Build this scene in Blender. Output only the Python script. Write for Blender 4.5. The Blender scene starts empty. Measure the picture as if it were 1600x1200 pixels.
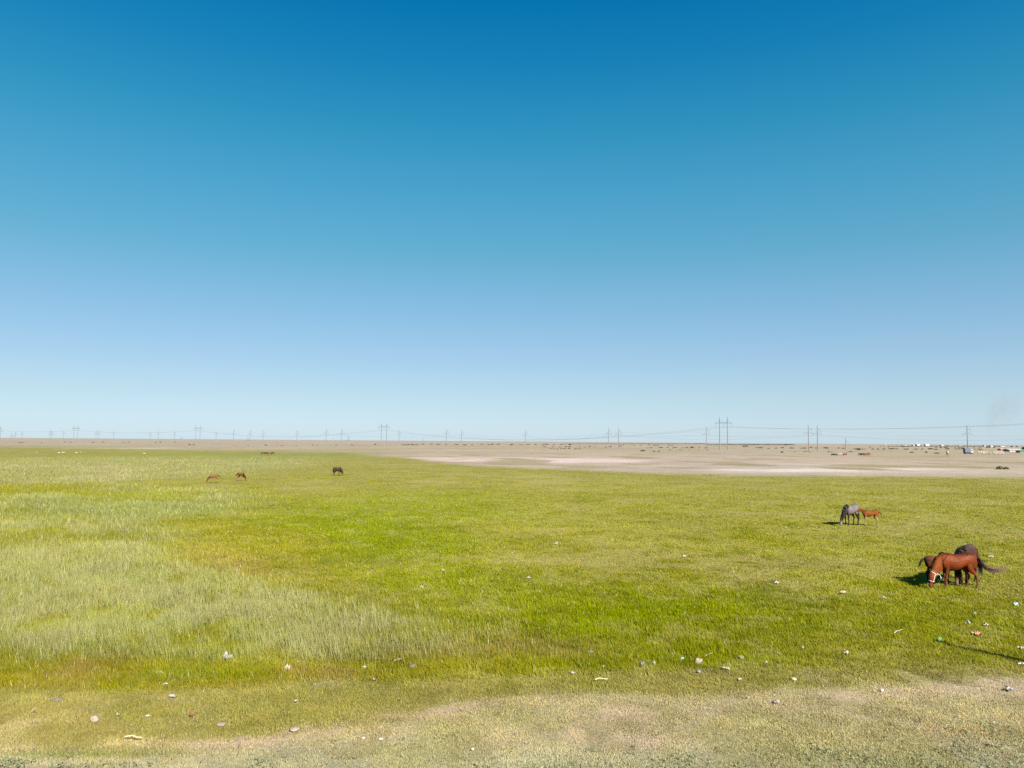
import bpy, bmesh, math, random
import numpy as np
from mathutils import Vector, Matrix, Euler

rnd = random.Random(7)
rng = np.random.default_rng(11)
scene = bpy.context.scene
COL = scene.collection
R = math.radians

# ------------------------------------------------------------------ camera
CAM_H = 5.9
FPX = 1203.0                       # focal length of the 1600 px wide photograph
PITCH, ROLL = R(4.245), R(0.41)
cam_d = bpy.data.cameras.new("camera")
cam = bpy.data.objects.new("camera", cam_d)
COL.objects.link(cam)
cam_d.sensor_width = 36.0
cam_d.lens = FPX / 1600 * 36
cam_d.clip_start = 0.1
cam_d.clip_end = 80000
CAM_ROT = Matrix.Rotation(math.pi / 2 + PITCH, 4, 'X') @ Matrix.Rotation(ROLL, 4, 'Z')
cam.matrix_world = Matrix.Translation((0, 0, CAM_H)) @ CAM_ROT
scene.camera = cam

def G(px, py, z=0.0):
    """ground point that a sight line of the survey photograph meets"""
    d = CAM_ROT.to_3x3() @ Vector(((px - 800) / FPX, -(py - 600) / FPX, -1.0))
    t = (z - CAM_H) / d.z
    return Vector((d.x * t, d.y * t, z))

def ray_at(px, py, dist):
    """point on a sight line at a given distance north of the camera"""
    d = CAM_ROT.to_3x3() @ Vector(((px - 800) / FPX, -(py - 600) / FPX, -1.0))
    t = dist / d.y
    return Vector((d.x * t, dist, CAM_H + d.z * t))

# ------------------------------------------------------------------ light
SUN_EL = R(34.5)
SUN_AZ = math.atan2(0.46, -0.89)   # compass angle from +Y towards +X : behind the camera, to the right
sun_dir = Vector((math.sin(SUN_AZ) * math.cos(SUN_EL), math.cos(SUN_AZ) * math.cos(SUN_EL), math.sin(SUN_EL)))
sd = bpy.data.lights.new("sun", 'SUN')
sd.energy = 5.0
sd.angle = R(0.53)
sd.color = (1.0, 0.94, 0.84)
sun = bpy.data.objects.new("sun", sd)
COL.objects.link(sun)
sun.rotation_euler = sun_dir.to_track_quat('Z', 'Y').to_euler()

world = bpy.data.worlds.new("World")
scene.world = world
world.use_nodes = True
nt = world.node_tree
for n in list(nt.nodes):
    nt.nodes.remove(n)
wo = nt.nodes.new('ShaderNodeOutputWorld')
bg = nt.nodes.new('ShaderNodeBackground')
sky = nt.nodes.new('ShaderNodeTexSky')
sky.sky_type = 'NISHITA'
sky.sun_disc = False
sky.sun_elevation = SUN_EL
sky.sun_rotation = SUN_AZ
sky.altitude = 300
sky.air_density = 1.0
sky.dust_density = 0.6
sky.ozone_density = 1.6
bg.inputs['Strength'].default_value = 0.1
# the colour of this day's clear air by elevation
tc = nt.nodes.new('ShaderNodeTexCoord')
sx = nt.nodes.new('ShaderNodeSeparateXYZ')
ramp = nt.nodes.new('ShaderNodeValToRGB')
mul = nt.nodes.new('ShaderNodeMix')
mul.data_type = 'RGBA'
mul.blend_type = 'MULTIPLY'
mul.inputs[0].default_value = 1.0
nt.links.new(tc.outputs['Generated'], sx.inputs[0])
nt.links.new(sx.outputs['Z'], ramp.inputs[0])
nt.links.new(sky.outputs[0], mul.inputs[6])
nt.links.new(ramp.outputs[0], mul.inputs[7])
nt.links.new(mul.outputs[2], bg.inputs['Color'])
nt.links.new(bg.outputs[0], wo.inputs[0])
SKY_RAMP = [(0.0011, (0.3408, 0.4368, 0.6431)), (0.0574, (0.2879, 0.336, 0.4216)), (0.1071, (0.286, 0.337, 0.39)), (0.1564, (0.271, 0.357, 0.391)), (0.2366, (0.195, 0.395, 0.397)),
            (0.3131, (0.1324, 0.4261, 0.4381)), (0.3849, (0.0685, 0.4222, 0.455)), (0.4511, (0.0251, 0.3819, 0.482)), (0.5113, (0.006, 0.3492, 0.4922)), (1.0, (.01, .31, .49))]
AIR = [(0.0011, (2.111, 2.609, 2.853)), (0.0574, (1.778, 2.479, 2.853)), (0.1071, (1.30, 2.12, 2.83)), (0.1564, (.94, 1.84, 2.66)), (0.2366, (0.47, 1.50, 2.27)), (0.3131, (0.242, 1.26, 2.088)),
       (0.3849, (0.101, 1.016, 1.842)), (0.4511, (0.034, 0.776, 1.695)), (0.5113, (0.006, 0.617, 1.535)), (1.0, (.006, .40, 1.2))]
def set_ramp(r, stops):
    e = r.color_ramp.elements
    while len(e) > 1:
        e.remove(e[-1])
    e[0].position = stops[0][0]
    e[0].color = (*stops[0][1], 1)
    for p, c in stops[1:]:
        k = e.new(p)
        k.color = (*c, 1)
set_ramp(ramp, SKY_RAMP)
air = nt.nodes.new('ShaderNodeValToRGB')          # even, azimuth-free part of the clear air
set_ramp(air, [(p, tuple(v / 3 for v in c)) for p, c in AIR])
nt.links.new(sx.outputs['Z'], air.inputs[0])
a3 = nt.nodes.new('ShaderNodeVectorMath'); a3.operation = 'SCALE'; a3.inputs['Scale'].default_value = 3.0
nt.links.new(air.outputs[0], a3.inputs[0])
mixs = nt.nodes.new('ShaderNodeMix'); mixs.data_type = 'RGBA'; mixs.inputs[0].default_value = 0.65
nt.links.new(mul.outputs[2], mixs.inputs[6]); nt.links.new(a3.outputs[0], mixs.inputs[7])
nt.links.new(mixs.outputs[2], bg.inputs['Color'])

scene.view_settings.view_transform = 'Standard'
scene.view_settings.look = 'None'
scene.view_settings.gamma = 1.0
scene.view_settings.exposure = 1.5
scene.cycles.max_bounces = 6
scene.cycles.diffuse_bounces = 3
scene.cycles.transparent_max_bounces = 8
scene.cycles.use_adaptive_sampling = True
scene.cycles.use_denoising = False

# ------------------------------------------------------------------ colour helpers
ALB = 0.42                         # photographed (exposed) colour -> surface albedo
def lin(c):
    c = np.asarray(c, float) / 255
    return np.where(c <= 0.04045, c / 12.92, ((c + 0.055) / 1.055) ** 2.4)
def alb(c, k=ALB):
    return lin(c) * k

def new_mat(name, col=(0.5, 0.5, 0.5), rough=0.8, spec=0.3, metal=0.0, noise=0.0, scale=8.0, bump=0.0, attr=None):
    m = bpy.data.materials.new(name)
    m.use_nodes = True
    t = m.node_tree
    b = t.nodes['Principled BSDF']
    b.inputs['Roughness'].default_value = rough
    b.inputs['Specular IOR Level'].default_value = spec
    b.inputs['Metallic'].default_value = metal
    b.inputs['Base Color'].default_value = (*[float(x) for x in col], 1)
    src = None
    if attr:
        a = t.nodes.new('ShaderNodeAttribute')
        a.attribute_name = attr
        src = a.outputs['Color']
    if noise > 0 or bump > 0:
        co = t.nodes.new('ShaderNodeTexCoord')
        nz = t.nodes.new('ShaderNodeTexNoise')
        nz.inputs['Scale'].default_value = scale
        nz.inputs['Detail'].default_value = 5
        t.links.new(co.outputs['Object'], nz.inputs['Vector'])
        if noise > 0:
            mr = t.nodes.new('ShaderNodeMapRange')
            mr.inputs[1].default_value = 0.3
            mr.inputs[2].default_value = 0.7
            mr.inputs[3].default_value = 1 - noise
            mr.inputs[4].default_value = 1 + noise
            t.links.new(nz.outputs['Fac'], mr.inputs[0])
            mx = t.nodes.new('ShaderNodeVectorMath')
            mx.operation = 'SCALE'
            if src:
                t.links.new(src, mx.inputs[0])
            else:
                mx.inputs[0].default_value = tuple(float(x) for x in col)
            t.links.new(mr.outputs[0], mx.inputs['Scale'])
            src = mx.outputs[0]
        if bump > 0:
            bp = t.nodes.new('ShaderNodeBump')
            bp.inputs['Strength'].default_value = bump
            bp.inputs['Distance'].default_value = 0.02
            t.links.new(nz.outputs['Fac'], bp.inputs['Height'])
            t.links.new(bp.outputs[0], b.inputs['Normal'])
    if src:
        t.links.new(src, b.inputs['Base Color'])
    return m

def tag(o, label=None, cat=None, group=None, kind=None):
    if label: o['label'] = label
    if cat: o['category'] = cat
    if group: o['group'] = group
    if kind: o['kind'] = kind
    return o

def link_mesh(name, me, mat=None, parent=None, smooth=False):
    o = bpy.data.objects.new(name, me)
    COL.objects.link(o)
    if mat: me.materials.append(mat)
    if parent: o.parent = parent
    if smooth:
        me.polygons.foreach_set('use_smooth', [True] * len(me.polygons))
    return o

def empty(name, loc=(0, 0, 0), rz=0.0, s=1.0):
    o = bpy.data.objects.new(name, None)
    COL.objects.link(o)
    o.location = loc
    o.rotation_euler = (0, 0, rz)
    o.scale = (s, s, s)
    o.empty_display_size = 0.2
    return o

def mesh_from(verts, faces, name="m"):
    me = bpy.data.meshes.new(name)
    me.from_pydata([tuple(v) for v in verts], [], faces)
    me.update()
    return me

def copy_tree(o, parent=None):
    c = o.copy()
    COL.objects.link(c)
    if parent: c.parent = parent
    for ch in list(o.children):
        copy_tree(ch, c)
    return c

# fast triangle / quad soup
def soup(name, verts, faces_n, colors=None):
    """verts (N*faces_n,3); faces of faces_n consecutive vertices"""
    n = len(verts)
    me = bpy.data.meshes.new(name)
    me.vertices.add(n)
    me.vertices.foreach_set('co', np.ascontiguousarray(verts, dtype=np.float32).ravel())
    nf = n // faces_n
    me.loops.add(n)
    me.loops.foreach_set('vertex_index', np.arange(n, dtype=np.int32))
    me.polygons.add(nf)
    me.polygons.foreach_set('loop_start', np.arange(0, n, faces_n, dtype=np.int32))
    if colors is not None:
        a = me.color_attributes.new('col', 'FLOAT_COLOR', 'POINT')
        c4 = np.ones((n, 4), np.float32)
        c4[:, :3] = colors
        a.data.foreach_set('color', c4.ravel())
    me.update(calc_edges=True)
    return me

# ------------------------------------------------------------------ noise on the plain
def _hash(ix, iy, s):
    h = (ix.astype(np.int64) * 374761393 + iy.astype(np.int64) * 668265263 + s * 1442695041) & 0x7fffffff
    h = ((h ^ (h >> 13)) * 1274126177) & 0x7fffffff
    return ((h ^ (h >> 16)) & 0xffff) / 65535.0
def vnoise(x, y, s=0):
    ix, iy = np.floor(x), np.floor(y)
    fx, fy = x - ix, y - iy
    fx = fx * fx * (3 - 2 * fx); fy = fy * fy * (3 - 2 * fy)
    a = _hash(ix, iy, s); b = _hash(ix + 1, iy, s)
    c = _hash(ix, iy + 1, s); d = _hash(ix + 1, iy + 1, s)
    return (a * (1 - fx) + b * fx) * (1 - fy) + (c * (1 - fx) + d * fx) * fy
def fbm(x, y, s=0, o=4):
    v = 0; a = 0.5; t = 0
    for i in range(o):
        v = v + a * vnoise(x * 2 ** i + 17 * i, y * 2 ** i - 9 * i, s + i)
        t += a; a *= 0.5
    return v / t
def sstep(a, b, x):
    t = np.clip((x - a) / (b - a), 0, 1)
    return t * t * (3 - 2 * t)

# ------------------------------------------------------------------ vegetation zones of the plain
# survey coordinates of a ground point: bearing  b = 800 + FPX*X/Y ,  drop  v = 683.5+.0072 b + FPX*H/Y
HOR0, HORS = 683.5, 0.0072
def survey(X, Y):
    Yc = np.maximum(Y, 1.0)
    b = 800 + FPX * X / Yc
    v = HOR0 + HORS * b + FPX * CAM_H / Yc
    return b, v

def zones(X, Y, jit=0.0):
    """albedo (n,3), plant height, sparsity for every ground point"""
    b0, v0 = survey(X, Y)
    D = v0 - (HOR0 + HORS * b0)
    # ragged borders
    n1 = fbm(X / 2.2, Y / 2.2, 1) - 0.5
    n2 = fbm(X / 9.0, Y / 9.0, 5) - 0.5
    n3 = fbm(X / 0.5, Y / 0.5, 9, 3) - 0.5
    n4 = fbm(X / 45.0, Y / 60.0, 21) - 0.5
    b = b0 + (n1 * 2.2 + n2 * 7 + n3 * .8) * FPX / np.maximum(Y, 8)
    v = v0 + np.clip(D, 0, 520) * (n1 * 0.09 + n2 * 0.17 + n3 * 0.04) * (1 - .82 * sstep(290, 380, D))
    if jit > 0:      # plants of neighbouring zones mingle at the borders
        b = b + rng.normal(0, 1, len(X)) * jit * 1.1 * FPX / np.maximum(Y, 8)
        v = v + rng.normal(0, 1, len(X)) * jit * np.clip(D, 0, 520) * (.045 - .038 * sstep(290, 380, D))
    C = lambda c: lin(c)[None, :]
    def band(x, pts):
        p = np.array(pts, float)
        return np.interp(x, p[:, 0], p[:, 1])
    # base: grazed olive meadow
    col = np.ones((len(X), 3)) * C((174, 167, 76))
    far = sstep(110, 25, D)[:, None]
    col = col * (1 - far) + C((174, 165, 92)) * far
    gv = (0.5 + n2 * 1.6)[:, None].clip(0, 1)
    col = col * (1 - 0.35 * gv) + C((158, 160, 50)) * (0.35 * gv)
    hgt = 0.032 + 0.045 * np.clip(0.5 + n1 + n2, 0, 1)
    def put(mask, c, h=None, k=1.0):
        nonlocal col, hgt
        m = np.clip(mask * k, 0, 1)
        col = col * (1 - m[:, None]) + C(c) * m[:, None]
        if h is not None:
            hgt = hgt * (1 - m) + h * m
    def blob(cx, cy, rx, ry, p=1.0):
        r = np.sqrt(((b - cx) / rx) ** 2 + ((v - cy) / ry) ** 2)
        return sstep(1.25, 0.55, r) ** p
    def between(top, bot, st, sb):
        return sstep(-st, st, v - top) * sstep(sb, -sb, v - bot)
    # mottling: rank dark tufts round old dung, worn straw-coloured spots
    c1 = fbm(X / 2.6, Y / 3.2, 91, 4); c2 = fbm(X / 5.5, Y / 6.5, 97, 4); c3 = fbm(X / .9, Y / 1.1, 103, 3)
    put(sstep(.56, .68, c1), (154, 152, 42), .085, .65)
    put(sstep(.56, .66, c2), (184, 172, 100), .028, .65)
    # greener and yellower stretches of the meadow
    put(blob(520, 835, 230, 48), (146, 158, 32), 0.10, .85)
    put(blob(640, 790, 200, 26), (156, 164, 44), 0.09, .6)
    put(blob(700, 905, 170, 26), (150, 160, 32), 0.12, .7)
    put(blob(930, 952, 260, 44), (144, 154, 10), 0.13, 1)
    put(blob(1250, 965, 260, 40), (150, 156, 26), 0.12, .75)
    put(blob(1480, 960, 200, 60), (156, 156, 44), 0.08, .6)
    put(blob(600, 965, 90, 24), (156, 160, 40), 0.16, .8)
    put(blob(1180, 925, 90, 12), (124, 138, 36), 0.12, .5)
    put(blob(1190, 962, 60, 6), (116, 134, 30), 0.14, .6)
    put(blob(1000, 1015, 280, 18), (148, 156, 24), 0.16, .8)
    put(blob(760, 1030, 140, 16), (152, 154, 26), 0.18, .8)
    put(blob(1400, 1000, 160, 24), (158, 154, 52), 0.07, .6)
    # orange-olive plants beside the reeds
    put(blob(385, 850, 130, 42), (172, 160, 62), 0.12, .65)
    put(blob(330, 880, 75, 24), (182, 158, 90), 0.15, .65)
    put(blob(350, 912, 130, 12), (174, 160, 76), 0.2, .6)
    put(sstep(.60, .70, c3) * sstep(60, 110, D), (132, 142, 30), .11, .45)
    put(sstep(.58, .68, 1 - c3) * sstep(60, 110, D), (182, 176, 104), .04, .35)
    # reeds
    xr = band(v, [(740, 260), (762, 330), (780, 440), (795, 330), (810, 270), (850, 250), (880, 275), (900, 330), (925, 430),
                  (950, 560), (985, 620), (1005, 640), (1020, 600)])
    ins = sstep(45, -45, b - xr)
    reed = ins * between(band(b, [(0, 772), (190, 762), (450, 768)]), band(b, [(0, 1022), (250, 1016), (430, 1026), (640, 1020)]), 5, 6)
    reed_c = 0.5 + n1 * 1.2 + n2 * 1.5
    put(reed, (177, 181, 98), 0.33)
    put(reed * sstep(.45, .95, reed_c), (188, 188, 124), .38, .7)
    put(reed * sstep(.5, .1, reed_c), (168, 170, 66), .27, .6)
    put(reed * sstep(.52, .64, c3), (164, 160, 58), .18, .8)
    put(reed * sstep(.58, .68, 1 - c1), (194, 190, 132), .4, .6)
    put(reed * sstep(.58, .70, c2), (168, 166, 74), .24, .7)
    put(reed * blob(200, 795, 230, 16), (160, 170, 104), .3, .6)
    put(blob(600, 1005, 90, 14), (182, 174, 112), .3, .7)
    # far reeds on the left
    fr = between(band(b, [(0, 717), (300, 713), (520, 712)]), band(b, [(0, 757), (180, 756), (330, 742), (420, 733), (560, 716)]), 2.5, 2.5) * sstep(560, 440, b)
    put(fr, (178, 176, 112), .28, .95)
    put(fr * sstep(.0, .3, n2), (194, 184, 138), .28, .7)
    put(sstep(230, 130, b) * between(757, 772, 3, 3), (160, 158, 52), .15, .9)
    put(blob(330, 712, 330, 4.5), (158, 162, 78), .2, .6)
    # rank fringe under the reeds
    fringe = between(band(b, [(0, 1018), (250, 1014), (600, 1020), (760, 1020)]), band(b, [(0, 1062), (240, 1066), (420, 1054), (640, 1052), (760, 1046)]), 5, 5) * sstep(820, 700, b)
    put(fringe, (162, 154, 56), .12, .85)
    put(fringe * sstep(.02, .25, n1), (178, 156, 88), .16, .7)
    put(fringe * sstep(.0, .2, -n3), (160, 152, 20), .12, .5)
    put(fringe * sstep(.04, .2, -n1), (150, 156, 60), .14, .6)
    put(fringe * blob(290, 1044, 30, 8), (120, 138, 30), .22, .9)
    # dead straw among the green
    put(blob(760, 1002, 120, 14), (176, 154, 92), .2, .75)
    put(blob(900, 1010, 60, 9), (168, 148, 84), .16, .5)
    put(blob(1040, 985, 70, 8), (176, 164, 90), .16, .6)
    put(blob(150, 895, 150, 20), (178, 182, 118), .34, .5)
    # short yellow-green strip
    N = band(b, [(-300, 1062), (0, 1064), (200, 1070), (320, 1064), (430, 1054), (620, 1054), (700, 1050), (800, 1045),
                 (1000, 1037), (1120, 1034), (1250, 1036), (1450, 1030), (1900, 1024)])
    short = sstep(-7, 7, v - N)
    put(short, (174, 164, 92), .038)
    put(short * sstep(0.0, .3, n1), (168, 164, 82), .046, .7)
    put(short * sstep(0.02, .3, -n2), (182, 168, 110), .03, .6)
    # dry grey-green mat in the foreground
    F = band(b, [(-300, 1152), (0, 1150), (150, 1156), (260, 1150), (400, 1143), (560, 1122), (640, 1106), (760, 1096),
                 (850, 1080), (1000, 1074), (1100, 1078), (1200, 1066), (1350, 1062), (1600, 1050), (1900, 1040)])
    fore = sstep(-9, 9, v - F)
    put(fore, (198, 182, 140), .014)
    put(fore * sstep(-.05, .22, n1 + n2 * .5), (190, 178, 130), .022, .8)
    put(fore * sstep(1120, 1185, v + n2 * 40), (184, 182, 148), .024, .75)
    put(fore * sstep(.05, .3, n2) * sstep(1000, 1300, b), (184, 160, 112), .02, .7)
    put((1 - fore) * short * sstep(.56, .66, c1), (184, 172, 124), .02, .55)
    put((1 - fore) * short * sstep(.60, .70, c3), (154, 150, 66), .06, .5)
    put(fore * sstep(.56, .66, c1), (206, 186, 154), .011, .8)
    put(fore * sstep(.58, .68, 1 - c1), (180, 174, 112), .028, .5)
    put(fore * sstep(.60, .70, c3), (166, 156, 110), .026, .45)
    # bare earth lip between the two
    lip = np.exp(-((v - F - 2) / 8.5) ** 2) * sstep(1050, 760, b) * sstep(-.10, .14, n1 + .07)
    put(lip, (214, 188, 156), .006, .95)
    put(blob(110, 1141, 200, 8) * sstep(-.25, .05, n1), (214, 192, 160), .006, .9)
    put(blob(430, 1138, 70, 6), (212, 186, 156), .006, .85)
    put(blob(90, 1158, 140, 6), (150, 156, 76), .05, .8)
    put(blob(-60, 1108, 60, 7), (196, 170, 130), .01, .6)
    put(blob(1560, 1128, 140, 6), (170, 140, 84), .02, .5)
    put(blob(20, 1200, 130, 14), (140, 152, 118), .16, .8)
    # ---- beyond the meadow
    v = v0 + np.clip(D, 0, 60) * (n2 * 0.05 + n1 * .03) + n4 * np.clip(D, 0, 60) * 0.10
    b = b0 + n4 * 120
    Mm = band(b, [(-400, 696), (0, 697), (180, 699.5), (260, 702), (400, 704), (560, 706), (640, 716), (760, 727), (900, 733),
                  (1000, 738), (1160, 742), (1400, 743), (1900, 746)])
    tan = sstep(3.2, -2.6, v - Mm + n1 * 5)
    put(tan, (192, 178, 146), .03)
    put(tan * sstep(-.1, .25, n2 + n4), (184, 172, 132), .04, .8)
    put(tan * blob(1000, 707.5, 520, 2.2), (168, 160, 104), .08, .7)
    put(tan * blob(1450, 711, 260, 4), (176, 162, 112), .08, .7)
    put(tan * blob(1430, 716, 300, 2), (170, 160, 104), .08, .5)
    salt = tan * sstep(-.3, .0, n2 * .8 + n1 * .3 + .06)
    put(tan * blob(900, 722, 480, 14), (202, 184, 164), .0, .8)
    put(tan * sstep(11, 15, D) * sstep(560, 700, b), (210, 188, 170), .0, .65)
    put(salt * blob(830, 719, 270, 8), (212, 190, 172), .0, .95)
    put(salt * blob(740, 716.5, 150, 3), (226, 196, 182), .0, .9)
    put(salt * blob(880, 720.5, 150, 2.8), (240, 220, 208), .0, .95)
    put(salt * blob(960, 726, 120, 2.2), (204, 184, 166), .0, .8)
    put(tan * blob(1225, 732.8, 130, 2.8), (244, 232, 220), .0, .95)
    put(salt * blob(1180, 728, 160, 4), (204, 190, 172), .0, .8)
    put(salt * blob(1440, 735, 190, 5), (208, 196, 176), .0, .8)
    pk = fbm(X / 16, Y / 26, 71, 4)
    put(salt * blob(820, 720, 300, 9) * sstep(.52, .60, pk), (190, 174, 150), .0, .7)
    put(salt * blob(830, 719.5, 230, 5) * sstep(.47, .38, pk), (246, 218, 206), .0, .9)
    put(tan * blob(1300, 730, 330, 9) * sstep(.53, .62, pk), (176, 160, 132), .0, .7)
    put(tan * blob(1250, 731, 230, 6) * sstep(.46, .38, pk), (240, 226, 214), .0, .8)
    put(tan * sstep(.56, .66, pk) * sstep(13, 20, D), (174, 162, 112), .05, .6)
    put(tan * blob(180, 700.4, 130, 1.0), (226, 208, 180), .0, .95)
    put(tan * blob(470, 700.2, 110, .9), (206, 192, 150), .0, .8)
    put(tan * blob(620, 699.8, 80, .8), (206, 192, 140), .0, .8)
    # steppe towards the skyline
    st = sstep(15.5, 9.5, D + n4 * 5)
    put(st, (200, 184, 162), .0, .8)
    put(st * sstep(-.05, .2, n4 + n2 * .5), (182, 166, 134), .0, .6)
    put(sstep(7, 3, D), (198, 182, 164), .0, .8)
    hgt = hgt * sstep(0, 5, D)
    return col * ALB, hgt

# ------------------------------------------------------------------ ground
def build_ground():
    az = np.concatenate([np.linspace(-180, -46, 40)[:-1], np.linspace(-46, 46, 520), np.linspace(46, 180, 40)[1:]])
    drop = np.concatenate([np.linspace(900, 520, 12)[:-1], np.linspace(520, 60, 260)[:-1], np.linspace(60, 6, 150)[:-1],
                           np.geomspace(6, 0.4, 30)])
    rr = FPX * CAM_H / drop
    A, RR = np.meshgrid(np.radians(az), rr, indexing='ij')
    X, Y = RR * np.tan(np.clip(A, -R(46.5), R(46.5))), RR.copy()
    side = np.abs(A) > R(46.01)
    X = np.where(side, RR * 1.45 * np.sin(A), X)
    Y = np.where(side, RR * 1.45 * np.cos(A), Y)
    na, nr = A.shape
    zz = (fbm(X / 1.3, Y / 1.3, 40, 3) - .5) * 0.03 * sstep(120, 30, RR)
    verts = np.stack([X, Y, zz - 0.02], -1).reshape(-1, 3)
    colr, _ = zones(X.ravel(), np.where(Y.ravel() > 3, Y.ravel(), 3.0))
    verts = np.vstack([verts, [[0, 0, -0.02]]])
    colr = np.vstack([colr, colr[:1]])
    idx = np.arange(na * nr).reshape(na, nr)
    a, b_, c, d = idx[:-1, :-1], idx[1:, :-1], idx[1:, 1:], idx[:-1, 1:]
    quads = np.stack([a, d, c, b_], -1).reshape(-1, 4)
    cen = len(verts) - 1
    tris = np.stack([np.full(na - 1, cen), idx[:-1, 0], idx[1:, 0]], -1)
    me = bpy.data.meshes.new('ground')
    nv = len(verts)
    me.vertices.add(nv)
    me.vertices.foreach_set('co', verts.astype(np.float32).ravel())
    loops = np.concatenate([quads.ravel(), tris.ravel()]).astype(np.int32)
    me.loops.add(len(loops))
    me.loops.foreach_set('vertex_index', loops)
    starts = np.concatenate([np.arange(0, quads.size, 4), quads.size + np.arange(0, tris.size, 3)]).astype(np.int32)
    me.polygons.add(len(starts))
    me.polygons.foreach_set('loop_start', starts)
    at = me.color_attributes.new('col', 'FLOAT_COLOR', 'POINT')
    c4 = np.ones((nv, 4), np.float32); c4[:, :3] = colr
    at.data.foreach_set('color', c4.ravel())
    me.update(calc_edges=True)
    me.validate()
    m = bpy.data.materials.new('plain_soil_and_turf')
    m.use_nodes = True
    t = m.node_tree
    bs = t.nodes['Principled BSDF']
    bs.inputs['Roughness'].default_value = 0.95
    bs.inputs['Specular IOR Level'].default_value = 0.1
    at = t.nodes.new('ShaderNodeAttribute'); at.attribute_name = 'col'
    ge = t.nodes.new('ShaderNodeNewGeometry')
    def noise(scale, det=4):
        n = t.nodes.new('ShaderNodeTexNoise'); n.inputs['Scale'].default_value = scale; n.inputs['Detail'].default_value = det
        t.links.new(ge.outputs['Position'], n.inputs['Vector'])
        return n
    na_ = noise(9, 6); nb = noise(1.1, 5); nc = noise(0.12, 6); nd = noise(0.014, 6)
    def rng_(n, lo, hi, a=.3, b=.7):
        r = t.nodes.new('ShaderNodeMapRange'); r.inputs[1].default_value = a; r.inputs[2].default_value = b
        r.inputs[3].default_value = lo; r.inputs[4].default_value = hi
        t.links.new(n.outputs['Fac'], r.inputs[0]); return r.outputs[0]
    def mulm(a, b):
        q = t.nodes.new('ShaderNodeMath'); q.operation = 'MULTIPLY'; t.links.new(a, q.inputs[0]); t.links.new(b, q.inputs[1]); return q.outputs[0]
    f = mulm(mulm(rng_(na_, .72, 1.2), rng_(nb, .85, 1.13)), mulm(rng_(nc, .88, 1.1), rng_(nd, .9, 1.08)))
    vm = t.nodes.new('ShaderNodeVectorMath'); vm.operation = 'SCALE'
    t.links.new(at.outputs['Color'], vm.inputs[0]); t.links.new(f, vm.inputs['Scale'])
    t.links.new(vm.outputs[0], bs.inputs['Base Color'])
    bp = t.nodes.new('ShaderNodeBump'); bp.inputs['Strength'].default_value = .5; bp.inputs['Distance'].default_value = .03
    t.links.new(na_.outputs['Fac'], bp.inputs['Height']); t.links.new(bp.outputs[0], bs.inputs['Normal'])
    o = link_mesh('ground', me, m)
    tag(o, 'flat steppe plain with olive meadow, pale dry foreground and bare salt flats', 'ground', kind='structure')
build_ground()

# ------------------------------------------------------------------ grass blades
def blade_material(name, trans=0.35):
    m = bpy.data.materials.new(name)
    m.use_nodes = True
    t = m.node_tree
    for n in list(t.nodes): t.nodes.remove(n)
    out = t.nodes.new('ShaderNodeOutputMaterial')
    a = t.nodes.new('ShaderNodeAttribute'); a.attribute_name = 'col'
    d = t.nodes.new('ShaderNodeBsdfDiffuse'); tr = t.nodes.new('ShaderNodeBsdfTranslucent')
    mx = t.nodes.new('ShaderNodeMixShader'); mx.inputs[0].default_value = trans
    t.links.new(a.outputs['Color'], d.inputs[0]); t.links.new(a.outputs['Color'], tr.inputs[0])
    t.links.new(d.outputs[0], mx.inputs[1]); t.links.new(tr.outputs[0], mx.inputs[2])
    t.links.new(mx.outputs[0], out.inputs[0])
    return m
M_BLADE = blade_material('grass_blade')

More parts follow.
